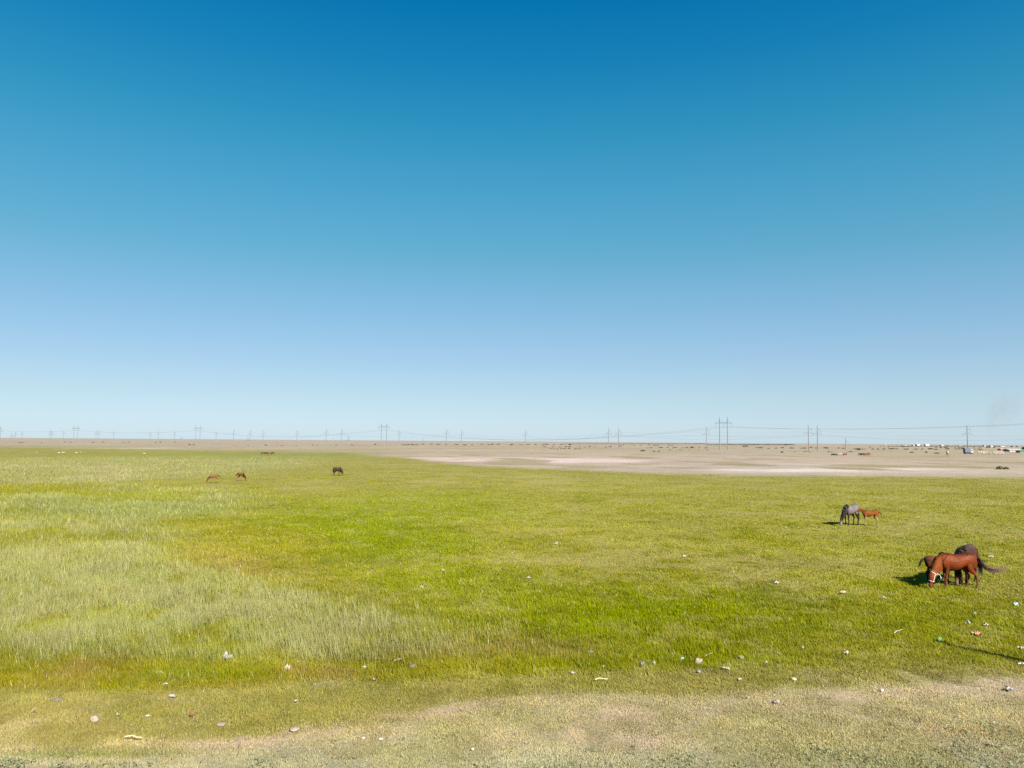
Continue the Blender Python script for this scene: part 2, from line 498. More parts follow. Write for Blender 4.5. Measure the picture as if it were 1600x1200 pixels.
def build_grass():
    # number per square metre falls with the cube of the distance
    N = 3000000
    PPX = 770.0
    u = rng.random(N)
    dn, df = 12.5, 260.0
    # radial pdf ~ d * d^-3
    Y = 1 / (1 / dn + u * (1 / df - 1 / dn))
    tanx = (rng.random(N) * 2 - 1) * 0.78
    X = Y * tanx
    # clumping
    cl = fbm(X / 0.35, Y / 0.35, 60, 2)
    keep = rng.random(N) < np.clip((cl - .25) * 2.6, .25, 1)
    X, Y = X[keep], Y[keep]
    col, h = zones(X, Y, 1.0)
    k2 = (h > 0.010) & ((h > .03) | (rng.random(N_ := len(X)) < .62))
    # thin the very short mat
    X, Y, col, h = X[k2], Y[k2], col[k2], h[k2]
    n = len(X)
    print('grass blades', n)
    px = Y / PPX
    tuft = fbm(X / .6, Y / .6, 77, 3)
    hh = h * (0.45 + 0.8 * rng.random(n)) * (0.6 + .8 * tuft)
    # distant blades stand for small tufts: wider, never taller
    w = np.maximum(0.004 + .012 * np.minimum(h, .3), px * (0.40 + 0.4 * rng.random(n)))
    w = np.minimum(w, hh * 1.5 + .02)
    ang = rng.random(n) * 2 * np.pi
    lean = (rng.random(n) * .9 + .15) * np.where(h < .12, 1.0, .55)
    la = rng.normal(0, .9, n) + 2.6
    dx, dy = np.cos(ang) * w / 2, np.sin(ang) * w / 2
    tx, ty = np.cos(la) * hh * lean, np.sin(la) * hh * lean
    V = np.zeros((n, 3, 3), np.float32)
    V[:, 0] = np.stack([X - dx, Y - dy, np.full(n, -.02)], -1)
    V[:, 1] = np.stack([X + dx, Y + dy, np.full(n, -.02)], -1)
    V[:, 2] = np.stack([X + tx, Y + ty, hh], -1)
    # colour per blade
    big_ = fbm(X / 3.5, Y / 3.5, 131, 4)
    val = 1 + rng.normal(0, .09, n) * np.clip(28 / Y, .3, 1) + (tuft - .5) * .55 * np.clip(30 / Y, .3, 1) + (big_ - .5) * .5
    gain = 1.25 - .15 * sstep(.15, .25, h) + .34 * sstep(.032, .02, h)
    c = col * (val * gain)[:, None].clip(.4, 3)
    lum = c.mean(1, keepdims=True); c = np.clip(lum + (c - lum) * 1.07, .002, 2)
    hue = rng.normal(0, 1, n)
    c[:, 0] *= 1 + .07 * hue; c[:, 2] *= 1 - .05 * hue
    dry = rng.random(n) < np.where(h > .24, .09, .02) * np.clip(40 / Y, .2, 1)
    c[dry] = lin((212, 204, 150)) * ALB * (1.3 + .3 * rng.random((dry.sum(), 1)))
    dk = (rng.random(n) < .05) & (Y < 32)
    c[dk] *= .55
    cc = np.repeat(c[:, None, :], 3, 1)
    bio = h[:, None] 
    tall = (h > .25) & (Y < 90)
    for name, mask, lab in (('tall_grass', h > .19, 'pale green reed-like tall grass filling the left of the field'),
                            ('meadow_grass', (h <= .19) & (h > .026), 'olive and bright green grazed meadow grass'),
                            ('short_turf', h <= .026, 'short dry grey-green turf in the foreground')):
        me = soup(name, V[mask].reshape(-1, 3), 3, cc[mask].reshape(-1, 3))
        o = link_mesh(name, me, M_BLADE)
        tag(o, lab, 'grass', kind='stuff')
build_grass()

# long pale stems rising above the reeds, and straw lying on the mat
def build_stems():
    n = 9000
    u = rng.random(n)
    Y = 1 / (1 / 15. + u * (1 / 70. - 1 / 15.))
    X = Y * (rng.random(n) * .78 - .78)
    c, h = zones(X, Y)
    k = h > .27
    X, Y, h = X[k], Y[k], h[k]; n = len(X)
    hh = h * (1.0 + .7 * rng.random(n)); la = rng.normal(2.6, 1.2, n); ln = hh * (rng.random(n) * .5)
    V = np.zeros((n, 4, 3)); w = np.maximum(.006, Y / 770 * .3)
    V[:, 0] = np.stack([X - w / 2, Y, h * 0 + .05], -1); V[:, 1] = np.stack([X + w / 2, Y, h * 0 + .05], -1)
    V[:, 2] = np.stack([X + w / 3 + np.cos(la) * ln, Y + np.sin(la) * ln, hh], -1)
    V[:, 3] = np.stack([X - w / 3 + np.cos(la) * ln, Y + np.sin(la) * ln, hh], -1)
    cc = np.repeat((lin((214, 208, 150)) * ALB * (.8 + .35 * rng.random((n, 1))))[:, None, :], 4, 1)
    o = link_mesh('dry_stems', soup('dry_stems', V.reshape(-1, 3), 4, cc.reshape(-1, 3)), M_BLADE)
    tag(o, 'thin pale dry stems standing above the tall grass', 'grass', kind='stuff')
    # straw and chips on the ground
    n = 14000
    u = rng.random(n)
    Y = 1 / (1 / 12.5 + u * (1 / 30. - 1 / 12.5)); X = Y * (rng.random(n) * 1.56 - .78)
    c, h = zones(X, Y)
    b, v = survey(X, Y)
    k = (h < .075) & (rng.random(n) < np.where(h < .03, .6, .08))
    X, Y = X[k], Y[k]; n = len(X)
    ang = rng.random(n) * np.pi; L = .02 + .09 * rng.random(n) ** 3; w = .006 + .009 * rng.random(n)
    ca, sa = np.cos(ang), np.sin(ang)
    z = .012 + .02 * rng.random(n)
    V = np.zeros((n, 4, 3))
    for i, (s, q) in enumerate(((-1, -1), (1, -1), (1, 1), (-1, 1))):
        V[:, i] = np.stack([X + s * ca * L / 2 - q * sa * w / 2, Y + s * sa * L / 2 + q * ca * w / 2, z + s * .008], -1)
    base = np.where(rng.random((n, 1)) < .66, lin((226, 212, 166)) * ALB, lin((110, 96, 66)) * ALB)
    cc = np.repeat((base * (.9 + .7 * rng.random((n, 1))))[:, None, :], 4, 1)
    o = link_mesh('straw_chaff', soup('straw_chaff', V.reshape(-1, 3), 4, cc.reshape(-1, 3)), M_BLADE)
    tag(o, 'scattered straw and chaff lying on the dry foreground turf', 'straw', kind='stuff')
build_stems()

def build_herbs():
    """low grey-green leafy herbs along the bottom of the picture"""
    n = 42000
    Y = 12.4 + 4.6 * rng.random(n) ** 1.5
    X = Y * (rng.random(n) * 1.56 - .78)
    b, v = survey(X, Y)
    cl = fbm(X / .4, Y / .4, 90, 3)
    lim = np.interp(b, [-200, 0, 130, 230, 420, 800, 1000, 1300, 1500, 1600, 1800], [1165, 1172, 1180, 1190, 1186, 1180, 1168, 1160, 1130, 1118, 1100])
    k = (v + (cl - .5) * 70 > lim) & (rng.random(n) < np.clip((cl - .35) * 3, 0, 1))
    X, Y, cl, b, v = X[k], Y[k], cl[k], b[k], v[k]; n = len(X)
    big = sstep(330, 60, b) * sstep(1165, 1195, v)
    z = rng.random(n) * (.03 + .05 * cl + .16 * big)
    s = (.014 + .016 * rng.random(n)) * (1 + .4 * big)
    V = np.zeros((n, 4, 3))
    nr = rng.normal(0, .6, (n, 3)); nr[:, 2] += .9; nr /= np.linalg.norm(nr, axis=1)[:, None]
    t1 = np.cross(nr, rng.normal(0, 1, (n, 3))); t1 /= np.linalg.norm(t1, axis=1)[:, None]
    t2 = np.cross(nr, t1)
    P = np.stack([X, Y, z], -1)
    V[:, 0] = P - t1 * s[:, None] * 1.4; V[:, 1] = P - t2 * s[:, None] * .55
    V[:, 2] = P + t1 * s[:, None] * 1.4; V[:, 3] = P + t2 * s[:, None] * .55
    base = lin((158, 164, 120)) * (1 - big[:, None] * .5) + lin((124, 134, 98)) * big[:, None] * .5
    cc = np.repeat((base * ALB * (.95 + .9 * rng.random((n, 1))))[:, None, :], 4, 1)
    o = link_mesh('creeping_herb', soup('creeping_herb', V.reshape(-1, 3), 4, cc.reshape(-1, 3)), M_BLADE)
    tag(o, 'grey-green creeping herbs along the near edge of the dry turf', 'ground cover', kind='stuff')
build_herbs()
# ------------------------------------------------------------------ animals
def ring_loft(bm, rings, seg=14, up=Vector((0, 0, 1))):
    """rings: (centre, radius in the side plane, radius across) joined into a closed tapering tube"""
    cs = [Vector(r[0]) for r in rings]
    prev = None
    n = len(cs)
    for i, r in enumerate(rings):
        d = (cs[min(i + 1, n - 1)] - cs[max(i - 1, 0)]).normalized()
        side = Vector((0, 1, 0)) - d * d.y
        if side.length < .2: side = Vector((1, 0, 0)) - d * d.x
        side.normalize()
        upv = d.cross(side).normalized()
        cur = []
        for k in range(seg):
            a = 2 * math.pi * k / seg
            cur.append(bm.verts.new(cs[i] + upv * (math.cos(a) * r[1]) + side * (math.sin(a) * r[2])))
        if prev:
            for k in range(seg):
                bm.faces.new((prev[k], prev[(k + 1) % seg], cur[(k + 1) % seg], cur[k]))
        else:
            bm.faces.new(list(reversed(cur)))
        prev = cur
    bm.faces.new(prev)

def smooth_rings(rings, sub=3):
    """Catmull-Rom refinement of a ring list"""
    out = []
    n = len(rings)
    P = [np.array([*r[0], r[1], r[2]], float) for r in rings]
    for i in range(n - 1):
        p0, p1, p2, p3 = P[max(i - 1, 0)], P[i], P[i + 1], P[min(i + 2, n - 1)]
        for k in range(sub):
            t = k / sub
            q = .5 * (2 * p1 + (p2 - p0) * t + (2 * p0 - 5 * p1 + 4 * p2 - p3) * t * t + (3 * p1 - p0 - 3 * p2 + p3) * t ** 3)
            out.append(((q[0], q[1], q[2]), max(q[3], .004), max(q[4], .004)))
    q = P[-1]
    out.append(((q[0], q[1], q[2]), q[3], q[4]))
    return out

def fuse(name, bm, voxel, mat, parent, colour):
    """one continuous skin out of overlapping lofts, then a colour for every vertex"""
    bmesh.ops.recalc_face_normals(bm, faces=bm.faces)
    me = bpy.data.meshes.new(name + '_raw')
    bm.to_mesh(me); bm.free()
    o = bpy.data.objects.new(name + '_raw', me)
    COL.objects.link(o)
    md = o.modifiers.new('r', 'REMESH'); md.mode = 'VOXEL'; md.voxel_size = voxel; md.adaptivity = 0
    sm = o.modifiers.new('s', 'SMOOTH'); sm.iterations = 3; sm.factor = .5
    dg = bpy.context.evaluated_depsgraph_get(); dg.update()
    ev = o.evaluated_get(dg)
    me2 = bpy.data.meshes.new_from_object(ev)
    bpy.data.objects.remove(o)
    n = len(me2.vertices)
    co = np.zeros(n * 3, np.float32); me2.vertices.foreach_get('co', co); co = co.reshape(-1, 3)
    at = me2.color_attributes.new('col', 'FLOAT_COLOR', 'POINT')
    c4 = np.ones((n, 4), np.float32); c4[:, :3] = colour(co)
    at.data.foreach_set('color', c4.ravel())
    me2.materials.clear()
    me2.name = name
    return link_mesh(name, me2, mat, parent, True)

def hair(name, guides, count, spread, width, col0, col1, parent, mat, seed=1, steps=7):
    """a lock of many tapering strands following guide curves (lists of points)"""
    r = np.random.default_rng(seed)
    V, C = [], []
    for i in range(count):
        g = guides[i % len(guides)]
        g = [np.array(p, float) for p in g]
        off = r.normal(0, 1, 3) * spread
        wob = r.normal(0, 1, 3) * spread * .8
        Ln = .7 + .35 * r.random()
        pts = []
        for s in range(steps):
            t = s / (steps - 1) * Ln
            x = t * (len(g) - 1)
            k = min(int(x), len(g) - 2); f = x - k
            p = g[k] * (1 - f) + g[k + 1] * f
            pts.append(p + off * (.35 + t) + wob * t * t)
        sh = .75 + .5 * r.random()
        a = r.random() * np.pi
        sd_ = np.array([math.cos(a), math.sin(a), r.normal(0, .6)]); sd_ /= np.linalg.norm(sd_)
        for s in range(steps - 1):
            w0 = width * (1 - .8 * s / (steps - 1)); w1 = width * (1 - .8 * (s + 1) / (steps - 1))
            V += [pts[s] - sd_ * w0, pts[s] + sd_ * w0, pts[s + 1] + sd_ * w1, pts[s + 1] - sd_ * w1]
            t = s / (steps - 1)
            t = max(0, (t - .35) / .65) ** 1.3
            c = (np.array(col0) * (1 - t) + np.array(col1) * t) * sh
            C += [c] * 4
    me = soup(name, np.array(V), 4, np.array(C))
    return link_mesh(name, me, mat, parent)

M_COAT = new_mat('horse_coat', rough=.58, spec=.13, attr='col', noise=.22, scale=5)
M_FOALCOAT = new_mat('foal_coat', rough=.8, spec=.12, attr='col', noise=.12, scale=16)
M_HAIR = new_mat('horse_hair', rough=.6, spec=.3, attr='col')
M_HOOF = new_mat('hoof_horn', alb((70, 58, 46)), .6)
M_EYE = new_mat('eye', (.01, .008, .006), .15, .6)
M_HALTER = new_mat('white_rope', (.72, .70, .64), .7, noise=.1)

def legs_of(front, hind):
    pass

def equine(root, coat, pose='graze', voxel=.02, headk=1.0, steps=(0, 0, 0, 0), mat=None, foal=False, hairs=True, tail='hang',
           mane_c=None, tail_c=None, halter=False, turn=0.0, mane_side=1):
    """a horse standing at its root, nose towards +X, withers about 1.45 m high"""
    mat = mat or M_COAT
    bm = bmesh.new()
    lg = 1.0
    trunk = [((-.83, 0, 1.12), .07, .06), ((-.79, 0, 1.13), .19, .15), ((-.70, 0, 1.15), .27, .225), ((-.55, 0, 1.16), .305, .265),
             ((-.36, 0, 1.155), .295, .275), ((-.15, 0, 1.10), .285, .27), ((.08, 0, 1.05), .345, .315), ((.28, 0, 1.055), .36, .285),
             ((.45, 0, 1.11), .345, .235), ((.60, 0, 1.08), .29, .20), ((.71, 0, 1.04), .19, .14), ((.75, 0, 1.02), .08, .07)]
    if foal:   # lighter body on long legs
        trunk = [((x * .93, y, z + .07), a * .80, b * .80) for (x, y, z), a, b in trunk]
    ring_loft(bm, smooth_rings(trunk), 18)
    if not foal:
        for s in (-1, 1):     # shoulder and haunch muscles
            ring_loft(bm, smooth_rings([((.36, s * .13, 1.36), .06, .05), ((.46, s * .16, 1.20), .15, .09), ((.56, s * .165, 1.02), .15, .09), ((.52, s * .16, .86), .10, .07)]), 10)
            ring_loft(bm, smooth_rings([((-.34, s * .14, 1.34), .10, .08), ((-.50, s * .165, 1.20), .22, .12), ((-.60, s * .17, 1.02), .20, .115), ((-.58, s * .16, .84), .13, .09)]), 10)
    if pose == 'graze':
        neck = [((.40, 0, 1.16), .33, .19), ((.58, 0, 1.08), .30, .17), ((.74, 0, .95), .25, .145), ((.88, 0, .79), .205, .12), ((.97, 0, .65), .17, .10), ((1.02, 0, .55), .13, .09)]
        head = [((1.00, 0, .66), .10, .085), ((1.07, 0, .56), .135, .10), ((1.12, 0, .44), .125, .092), ((1.16, 0, .30), .092, .068), ((1.19, 0, .18), .075, .058), ((1.205, 0, .09), .072, .058), ((1.21, 0, .045), .05, .045)]
    elif pose == 'reach':
        neck = [((.42, 0, 1.18), .26, .15), ((.62, 0, 1.24), .20, .12), ((.80, 0, 1.32), .16, .10), ((.95, 0, 1.40), .13, .085), ((1.03, 0, 1.44), .11, .08)]
        head = [((.98, 0, 1.45), .10, .08), ((1.09, 0, 1.43), .13, .10), ((1.21, 0, 1.39), .12, .09), ((1.34, 0, 1.34), .09, .068), ((1.46, 0, 1.30), .075, .058), ((1.54, 0, 1.275), .065, .052), ((1.57, 0, 1.265), .04, .04)]
    else:      # head up
        neck = [((.42, 0, 1.18), .30, .17), ((.60, 0, 1.30), .24, .14), ((.74, 0, 1.46), .19, .115), ((.86, 0, 1.62), .15, .095), ((.93, 0, 1.74), .12, .085)]
        head = [((.90, 0, 1.76), .10, .085), ((1.00, 0, 1.73), .135, .10), ((1.11, 0, 1.66), .125, .092), ((1.23, 0, 1.57), .092, .068), ((1.33, 0, 1.49), .075, .058), ((1.40, 0, 1.44), .065, .055), ((1.43, 0, 1.42), .04, .04)]
    def bend(p):    # swing neck and head sideways
        x, y, z = p
        f = max(0, (x - .45)) * turn
        return (x, y + f * abs(x - .45) * 1.2, z)
    neck = [(bend(c), a, b) for c, a, b in neck]; head = [(bend(c), a, b) for c, a, b in head]
    if foal and pose == 'reach':
        sh_ = lambda c: (.45 + (c[0] - .45) * .70, c[1], c[2] + .04)
        neck = [(sh_(c), a * 1.15, b * 1.15) for c, a, b in neck]; head = [(sh_(c), a * 1.1, b * 1.1) for c, a, b in head]
    if foal:
        neck = [(c, a * .78, b * .8) for c, a, b in neck]; head = [(c, a * .92, b * .95) for c, a, b in head]
    head = [(c, a * headk, b * headk * 1.08) for c, a, b in head]
    ring_loft(bm, smooth_rings(neck), 14)
    ring_loft(bm, smooth_rings(head), 14)
    # ears
    h0 = Vector(head[0][0]); hd = (Vector(head[3][0]) - h0).normalized()
    crown = Vector((-hd.z, 0, hd.x)) if pose != 'graze' else Vector((.8, 0, .45))
    if crown.z < 0: crown = -crown
    crown.normalize()
    for s in (-1, 1):
        b0 = h0 + crown * .085 + Vector((0, s * .05, 0)) + hd * .01
        ring_loft(bm, [(b0 - crown * .03, .035, .03), (b0 + crown * .04 - hd * .01, .032, .022), (b0 + crown * .13 - hd * .05 + Vector((0, s * .02, 0)), .006, .006)], 8)
    thin = .86 if foal else 1.0
    hooves = []
    for i, (s, fr) in enumerate(((1, True), (-1, True), (1, False), (-1, False))):
        k = steps[i]
        if fr:
            L = [((.47, s * .13, 1.12), .15, .08), ((.50, s * .15, .95), .13, .085), ((.48, s * .15, .80), .088, .07), ((.48, s * .14, .66), .060, .052),
                 ((.485, s * .135, .54), .046, .042), ((.49, s * .135, .46), .048, .043), ((.487, s * .135, .40), .034, .032), ((.487, s * .135, .26), .029, .027), ((.487, s * .135, .155), .040, .034), ((.515, s * .135, .09), .031, .03), ((.535, s * .135, .055), .042, .040)]
            top = 1.0
        else:
            L = [((-.52, s * .13, 1.16), .24, .12), ((-.50, s * .15, .98), .20, .11), ((-.46, s * .155, .86), .15, .10), ((-.50, s * .15, .74), .105, .075), ((-.60, s * .14, .62), .068, .05),
                 ((-.685, s * .135, .52), .054, .04), ((-.68, s * .135, .45), .042, .036), ((-.665, s * .135, .30), .032, .029), ((-.655, s * .135, .16), .042, .034), ((-.625, s * .135, .09), .032, .031), ((-.605, s * .135, .055), .042, .040)]
            top = 1.05
        P = []
        for (x, y, z), a, b in L:
            f = max(0, (top - z)) / top
            tn = thin if z < .8 else (.85 if foal else 1)
            P.append(((x + k * f, y * (1 if not foal else .85), z), a * tn, b * tn))
        P = [(q, a * 1.16, b * 1.22) if q[2] < .75 else (q, a * 1.05, b * 1.05) for q, a, b in P]
        ring_loft(bm, smooth_rings(P), 10)
        c, a, b = P[-1]
        hooves.append(c)
    body = fuse('body', bm, voxel, mat, root, coat)
    for c in hooves:
        hb = bmesh.new()
        x, y, z = c
        vs = []
        for (dx, rr, zz) in ((0.0, .046 * thin, .062), (.012, .062 * thin, .0), (.012, .056 * thin, -.004)):
            ring = []
            for q in range(12):
                a = 2 * math.pi * q / 12
                ring.append(hb.verts.new((x + dx + math.cos(a) * rr * 1.08, y + math.sin(a) * rr, zz)))
            vs.append(ring)
        for i in range(2):
            for q in range(12):
                hb.faces.new((vs[i][q], vs[i + 1][q], vs[i + 1][(q + 1) % 12], vs[i][(q + 1) % 12]))
        hb.faces.new(vs[0]); hb.faces.new(list(reversed(vs[2])))
        bmesh.ops.recalc_face_normals(hb, faces=hb.faces)
        me = bpy.data.meshes.new('hoof'); hb.to_mesh(me); hb.free()
        link_mesh('hoof', me, M_HOOF, root)
    if hairs:
        H1 = Vector(head[1][0]); H2 = Vector(head[2][0])
        for s in (-1, 1):
            eb = bmesh.new()
            p = H1.lerp(H2, .25) + crown * .045 + Vector((0, s * .088, 0))
            bmesh.ops.create_uvsphere(eb, u_segments=10, v_segments=7, radius=.02)
            me = bpy.data.meshes.new('eye'); eb.to_mesh(me); eb.free()
            e = link_mesh('eye', me, M_EYE, root, True); e.location = p
    mc = mane_c if mane_c is not None else alb((60, 36, 24))
    tcl = tail_c if tail_c is not None else (mc, mc)
    # mane falls from the crest of the neck
    if mane_c is not None:
        gs = []
        for j in range(10):
            t = j / 9 * (len(neck) - 1); k = min(int(t), len(neck) - 2); f = t - k
            c0 = np.array(neck[k][0]) * (1 - f) + np.array(neck[k + 1][0]) * f
            ra = neck[k][1] * (1 - f) + neck[k + 1][1] * f
            d = np.array(neck[k + 1][0]) - np.array(neck[k][0]); d /= np.linalg.norm(d)
            upn = np.array([-d[2], 0, d[0]])
            if upn[2] < 0 and pose != 'graze': upn = -upn
            if pose == 'graze': upn = np.array([abs(d[2]), 0, abs(d[0])])
            cr = c0 + upn * ra
            ln = .10 if foal else .24
            for s in ((mane_side, -mane_side) if foal else (mane_side,)):
                wd = neck[k][2]
                gs.append([cr, cr + upn * .02 + np.array([0, s * wd * .7, -.02]), cr + np.array([.02, s * (wd + .03), -ln * .6]), cr + np.array([.05, s * (wd + .03), -ln])])
        hair('mane', gs, 90 if foal else 240, .014, .010, mc, mc, root, M_HAIR, 3)
    dock = np.array([-.80 if not foal else -.75, 0, 1.28])
    if tail == 'hang':
        g = [dock, dock + [-.09, 0, -.08], dock + [-.13, 0, -.35], dock + [-.12, 0, -.65], dock + [-.10, 0, -.90]]
    elif tail == 'short':
        g = [dock, dock + [-.10, 0, .0], dock + [-.20, 0, -.12], dock + [-.27, 0, -.28], dock + [-.34, 0, -.42]]
    elif tail == 'swish':
        g = [dock, dock + [-.14, .05, -.08], dock + [-.22, .10, -.30], dock + [-.42, .2, -.47], dock + [-.72, .35, -.52], dock + [-1.02, .5, -.38]]
    if hairs:
        wd = .011
        hair('tail', [g], 90 if tail == 'short' else 260, .028 if tail == 'short' else .045, wd, tcl[0], tcl[1], root, M_HAIR, 5, 9)
        if tail == 'swish':
            g2 = [dock + [-.04, 0, -.04], dock + [-.15, 0, -.12], dock + [-.24, .02, -.16], dock + [-.45, .10, -.22]]
            g3 = [dock + [-.03, 0, -.03], dock + [-.13, 0, -.2], dock + [-.2, .0, -.4], dock + [-.22, .05, -.75]]
            o = hair('tail_lock', [g2, g3, g3, g3], 260, .04, wd, tcl[0], tcl[0], root, M_HAIR, 9, 7)
    else:
        tb = bmesh.new()
        ring_loft(tb, smooth_rings([(tuple(g[0]), .05, .05), (tuple(g[1]), .06, .06), (tuple(g[2]), .07, .06), (tuple(g[3]), .06, .05), (tuple(g[-1]), .02, .02)], 2), 8)
        me = bpy.data.meshes.new('tail'); tb.to_mesh(me); tb.free()
        at = me.color_attributes.new('col', 'FLOAT_COLOR', 'POINT')
        for q in at.data: q.color = (*[float(v) for v in tcl[0]], 1)
        link_mesh('tail', me, M_HAIR, root, True)
    if halter:
        hb = bmesh.new()
        def loop(c, rp, rs, d, w=.010):
            c = Vector(c); d = Vector(d).normalized(); side = Vector((0, 1, 0)); upv = d.cross(side)
            pts = [c + upv * (math.cos(a) * rp) + side * (math.sin(a) * rs) for a in np.linspace(0, 2 * math.pi, 17)]
            strap(pts, w)
        def strap(pts, w=.010):
            prev = None
            for i, p in enumerate(pts):
                d = (pts[min(i + 1, len(pts) - 1)] - pts[max(i - 1, 0)]).normalized()
                a = d.orthogonal().normalized(); b = d.cross(a)
                cur = [hb.verts.new(p + a * (math.cos(t) * w) + b * (math.sin(t) * w)) for t in (0, 1.57, 3.14, 4.71)]
                if prev:
                    for q in range(4): hb.faces.new((prev[q], prev[(q + 1) % 4], cur[(q + 1) % 4], cur[q]))
                prev = cur
        hdv = Vector(head[3][0]) - Vector(head[2][0])
        loop(head[3][0], head[3][1] + .012, head[3][2] + .012, hdv, .008)
        loop(Vector(head[0][0]).lerp(Vector(head[1][0]), .5), head[1][1] + .01, head[1][2] + .006, Vector(head[1][0]) - Vector(head[0][0]), .008)
        for s in (-1, 1):
            a = Vector(head[3][0]) + Vector((-.03, s * (head[3][2] + .012), 0))
            m = Vector(head[2][0]) + Vector((-.02, s * (head[2][2] + .014), 0))
            b = Vector(head[1][0]) + Vector((-.02, s * (head[1][2] + .010), .03))
            strap([a, m, b], .009)
        # slack loop of rope behind the jaw
        j = Vector(head[1][0])
        strap([j + Vector((-.10, .10, .06)), j + Vector((-.24, .09, 0)), j + Vector((-.30, .07, -.12)), j + Vector((-.27, .06, -.26)), j + Vector((-.17, .07, -.33))], .009)
        bmesh.ops.recalc_face_normals(hb, faces=hb.faces)
        me = bpy.data.meshes.new('halter'); hb.to_mesh(me); hb.free()
        link_mesh('halter', me, M_HALTER, root, True)['label'] = 'white rope halter'
    return root

def coat_fn(base, belly=None, legs=None, face=None, back=None, legz=.62, neck=None):
    KC = .34
    base = alb(base, KC)
    g = lambda c: alb(c, KC)
    def f(co):
        x, y, z = co[:, 0], co[:, 1], co[:, 2]
        c = np.ones((len(co), 3)) * base
        n = fbm(x * 3 + 5, z * 3 + y * 2, 3, 3)[:, None]
        def mix(m, col):
            nonlocal c
            m = np.clip(m, 0, 1)[:, None]
            c = c * (1 - m) + g(col) * m
        if belly is not None: mix(sstep(1.0, .75, z) * (x > -.6) * (x < .6), belly)
        if back is not None: mix(sstep(1.3, 1.42, z), back)
        if neck is not None: mix(sstep(.50, .75, x) * sstep(.2, .5, z), neck)
        if legs is not None: mix(sstep(legz + .12, legz - .12, z) * (x < .78), legs)
        if face is not None: mix(sstep(.42, .16, z) * (x > .85), face)
        return c * (.62 + .76 * n)
    return f

def place_horse(px, py, heading, s, name='horse'):
    p = G(px, py)
    r = empty(name, (p.x, p.y, 0), math.atan2(heading[1], heading[0]), s)
    return r

# chestnut mare in the foreground
a = place_horse(1495.5, 918.5, (-1, -.04), .99)
equine(a, coat_fn((144, 66, 22), belly=(140, 66, 24), legs=(140, 84, 52), back=(104, 42, 18), face=(136, 74, 42), neck=(172, 88, 28)), voxel=.014, headk=1.12, turn=.22,
       steps=(.06, -.10, -.16, .12), mane_c=alb((150, 74, 34), .34), mane_side=-1, tail_c=(alb((64, 32, 22), .4), alb((190, 150, 124), .5)), tail='swish', halter=True)
tag(a, 'chestnut mare with white rope halter grazing nearest, tail swishing to the right', 'horse', 'horses grazing in the near field')
a = place_horse(1510.5, 910.3, (-.72, -.69), 1.08)
equine(a, coat_fn((86, 58, 44), legs=(44, 32, 28), back=(108, 86, 78), face=(150, 118, 100), neck=(56, 40, 34)), voxel=.02,
       mane_c=alb((34, 26, 24), .5), tail_c=(alb((40, 28, 24), .5), alb((60, 44, 36), .5)), steps=(.05, -.1, 0, .1))
tag(a, 'dark brown mare mostly hidden behind the haltered chestnut mare', 'horse', 'horses grazing in the near field')
a = place_horse(1468, 911, (1, -.05), .78, 'foal')
equine(a, coat_fn((104, 60, 38), legs=(60, 40, 32), back=(120, 66, 40), face=(80, 56, 46)), voxel=.02, foal=True, tail='short', mat=M_FOALCOAT,
       mane_c=alb((44, 30, 24), .5), tail_c=(alb((36, 24, 20), .5), alb((44, 30, 24), .5)), steps=(.05, -.1, .1, 0))
tag(a, 'dark brown foal in the shade of the haltered chestnut mare, short tail sticking out', 'foal', 'foals beside their mares')
# grey mare and her foal
a = place_horse(1329.5, 820.5, (-.82, -.57), 1.03)
equine(a, coat_fn((146, 134, 134), legs=(58, 48, 46), belly=(160, 140, 134), face=(176, 168, 160), neck=(78, 70, 72), back=(128, 118, 122), legz=.8), voxel=.02,
       mane_c=alb((34, 32, 34), .5), tail_c=(alb((52, 44, 44), .5), alb((90, 74, 62), .5)), steps=(.0, -.08, -.05, .1))
tag(a, 'grey mare with dark legs and pale face grazing beside a chestnut foal', 'horse', 'horses grazing in the near field')
a = place_horse(1360.5, 822.0, (-1, .02), .78, 'foal')
equine(a, coat_fn((158, 90, 36), legs=(206, 178, 130), belly=(182, 132, 80), face=None, back=(146, 78, 30), legz=.84), voxel=.02, foal=True, pose='reach', tail='short', mat=M_FOALCOAT,
       mane_c=alb((120, 62, 34), .5), tail_c=(alb((150, 104, 60), .5), alb((176, 146, 100), .5)), steps=(.0, -.06, .10, -.02))
tag(a, 'bright chestnut foal with pale legs touching the rump of the grey mare', 'foal', 'foals beside their mares')
# middle distance
a = place_horse(527, 743.2, (.86, -.5), .98)
equine(a, coat_fn((120, 84, 74), legs=(60, 44, 38), back=(110, 80, 74), neck=(84, 54, 42)), voxel=.035,
       mane_c=alb((50, 34, 28), .5), tail_c=(alb((90, 64, 50), .5), alb((150, 120, 90), .5)), steps=(.0, -.08, -.05, .1))
tag(a, 'dark brown horse grazing alone in the middle of the green plain', 'horse', 'horses grazing in the distance')
a = place_horse(334, 754.3, (-.92, -.35), .76, 'foal')
equine(a, coat_fn((156, 108, 70), legs=(176, 152, 110), neck=(130, 82, 46)), voxel=.035, foal=True, tail='short', mat=M_FOALCOAT,
       mane_c=alb((90, 56, 36), .5), tail_c=(alb((60, 40, 28), .5), alb((60, 40, 28), .5)))
tag(a, 'small reddish brown foal grazing to the left at the edge of the pale reeds', 'foal', 'foals grazing in the distance')
a = place_horse(376, 751.3, (.9, -.4), .80, 'foal')
equine(a, coat_fn((152, 98, 62), legs=(180, 160, 116), neck=(84, 48, 26)), voxel=.035, foal=True, tail='short', mat=M_FOALCOAT,
       mane_c=alb((50, 30, 20), .5), tail_c=(alb((90, 60, 40), .5), alb((90, 60, 40), .5)))
tag(a, 'small brown foal with dark neck grazing to the right by the reeds', 'foal', 'foals grazing in the distance')
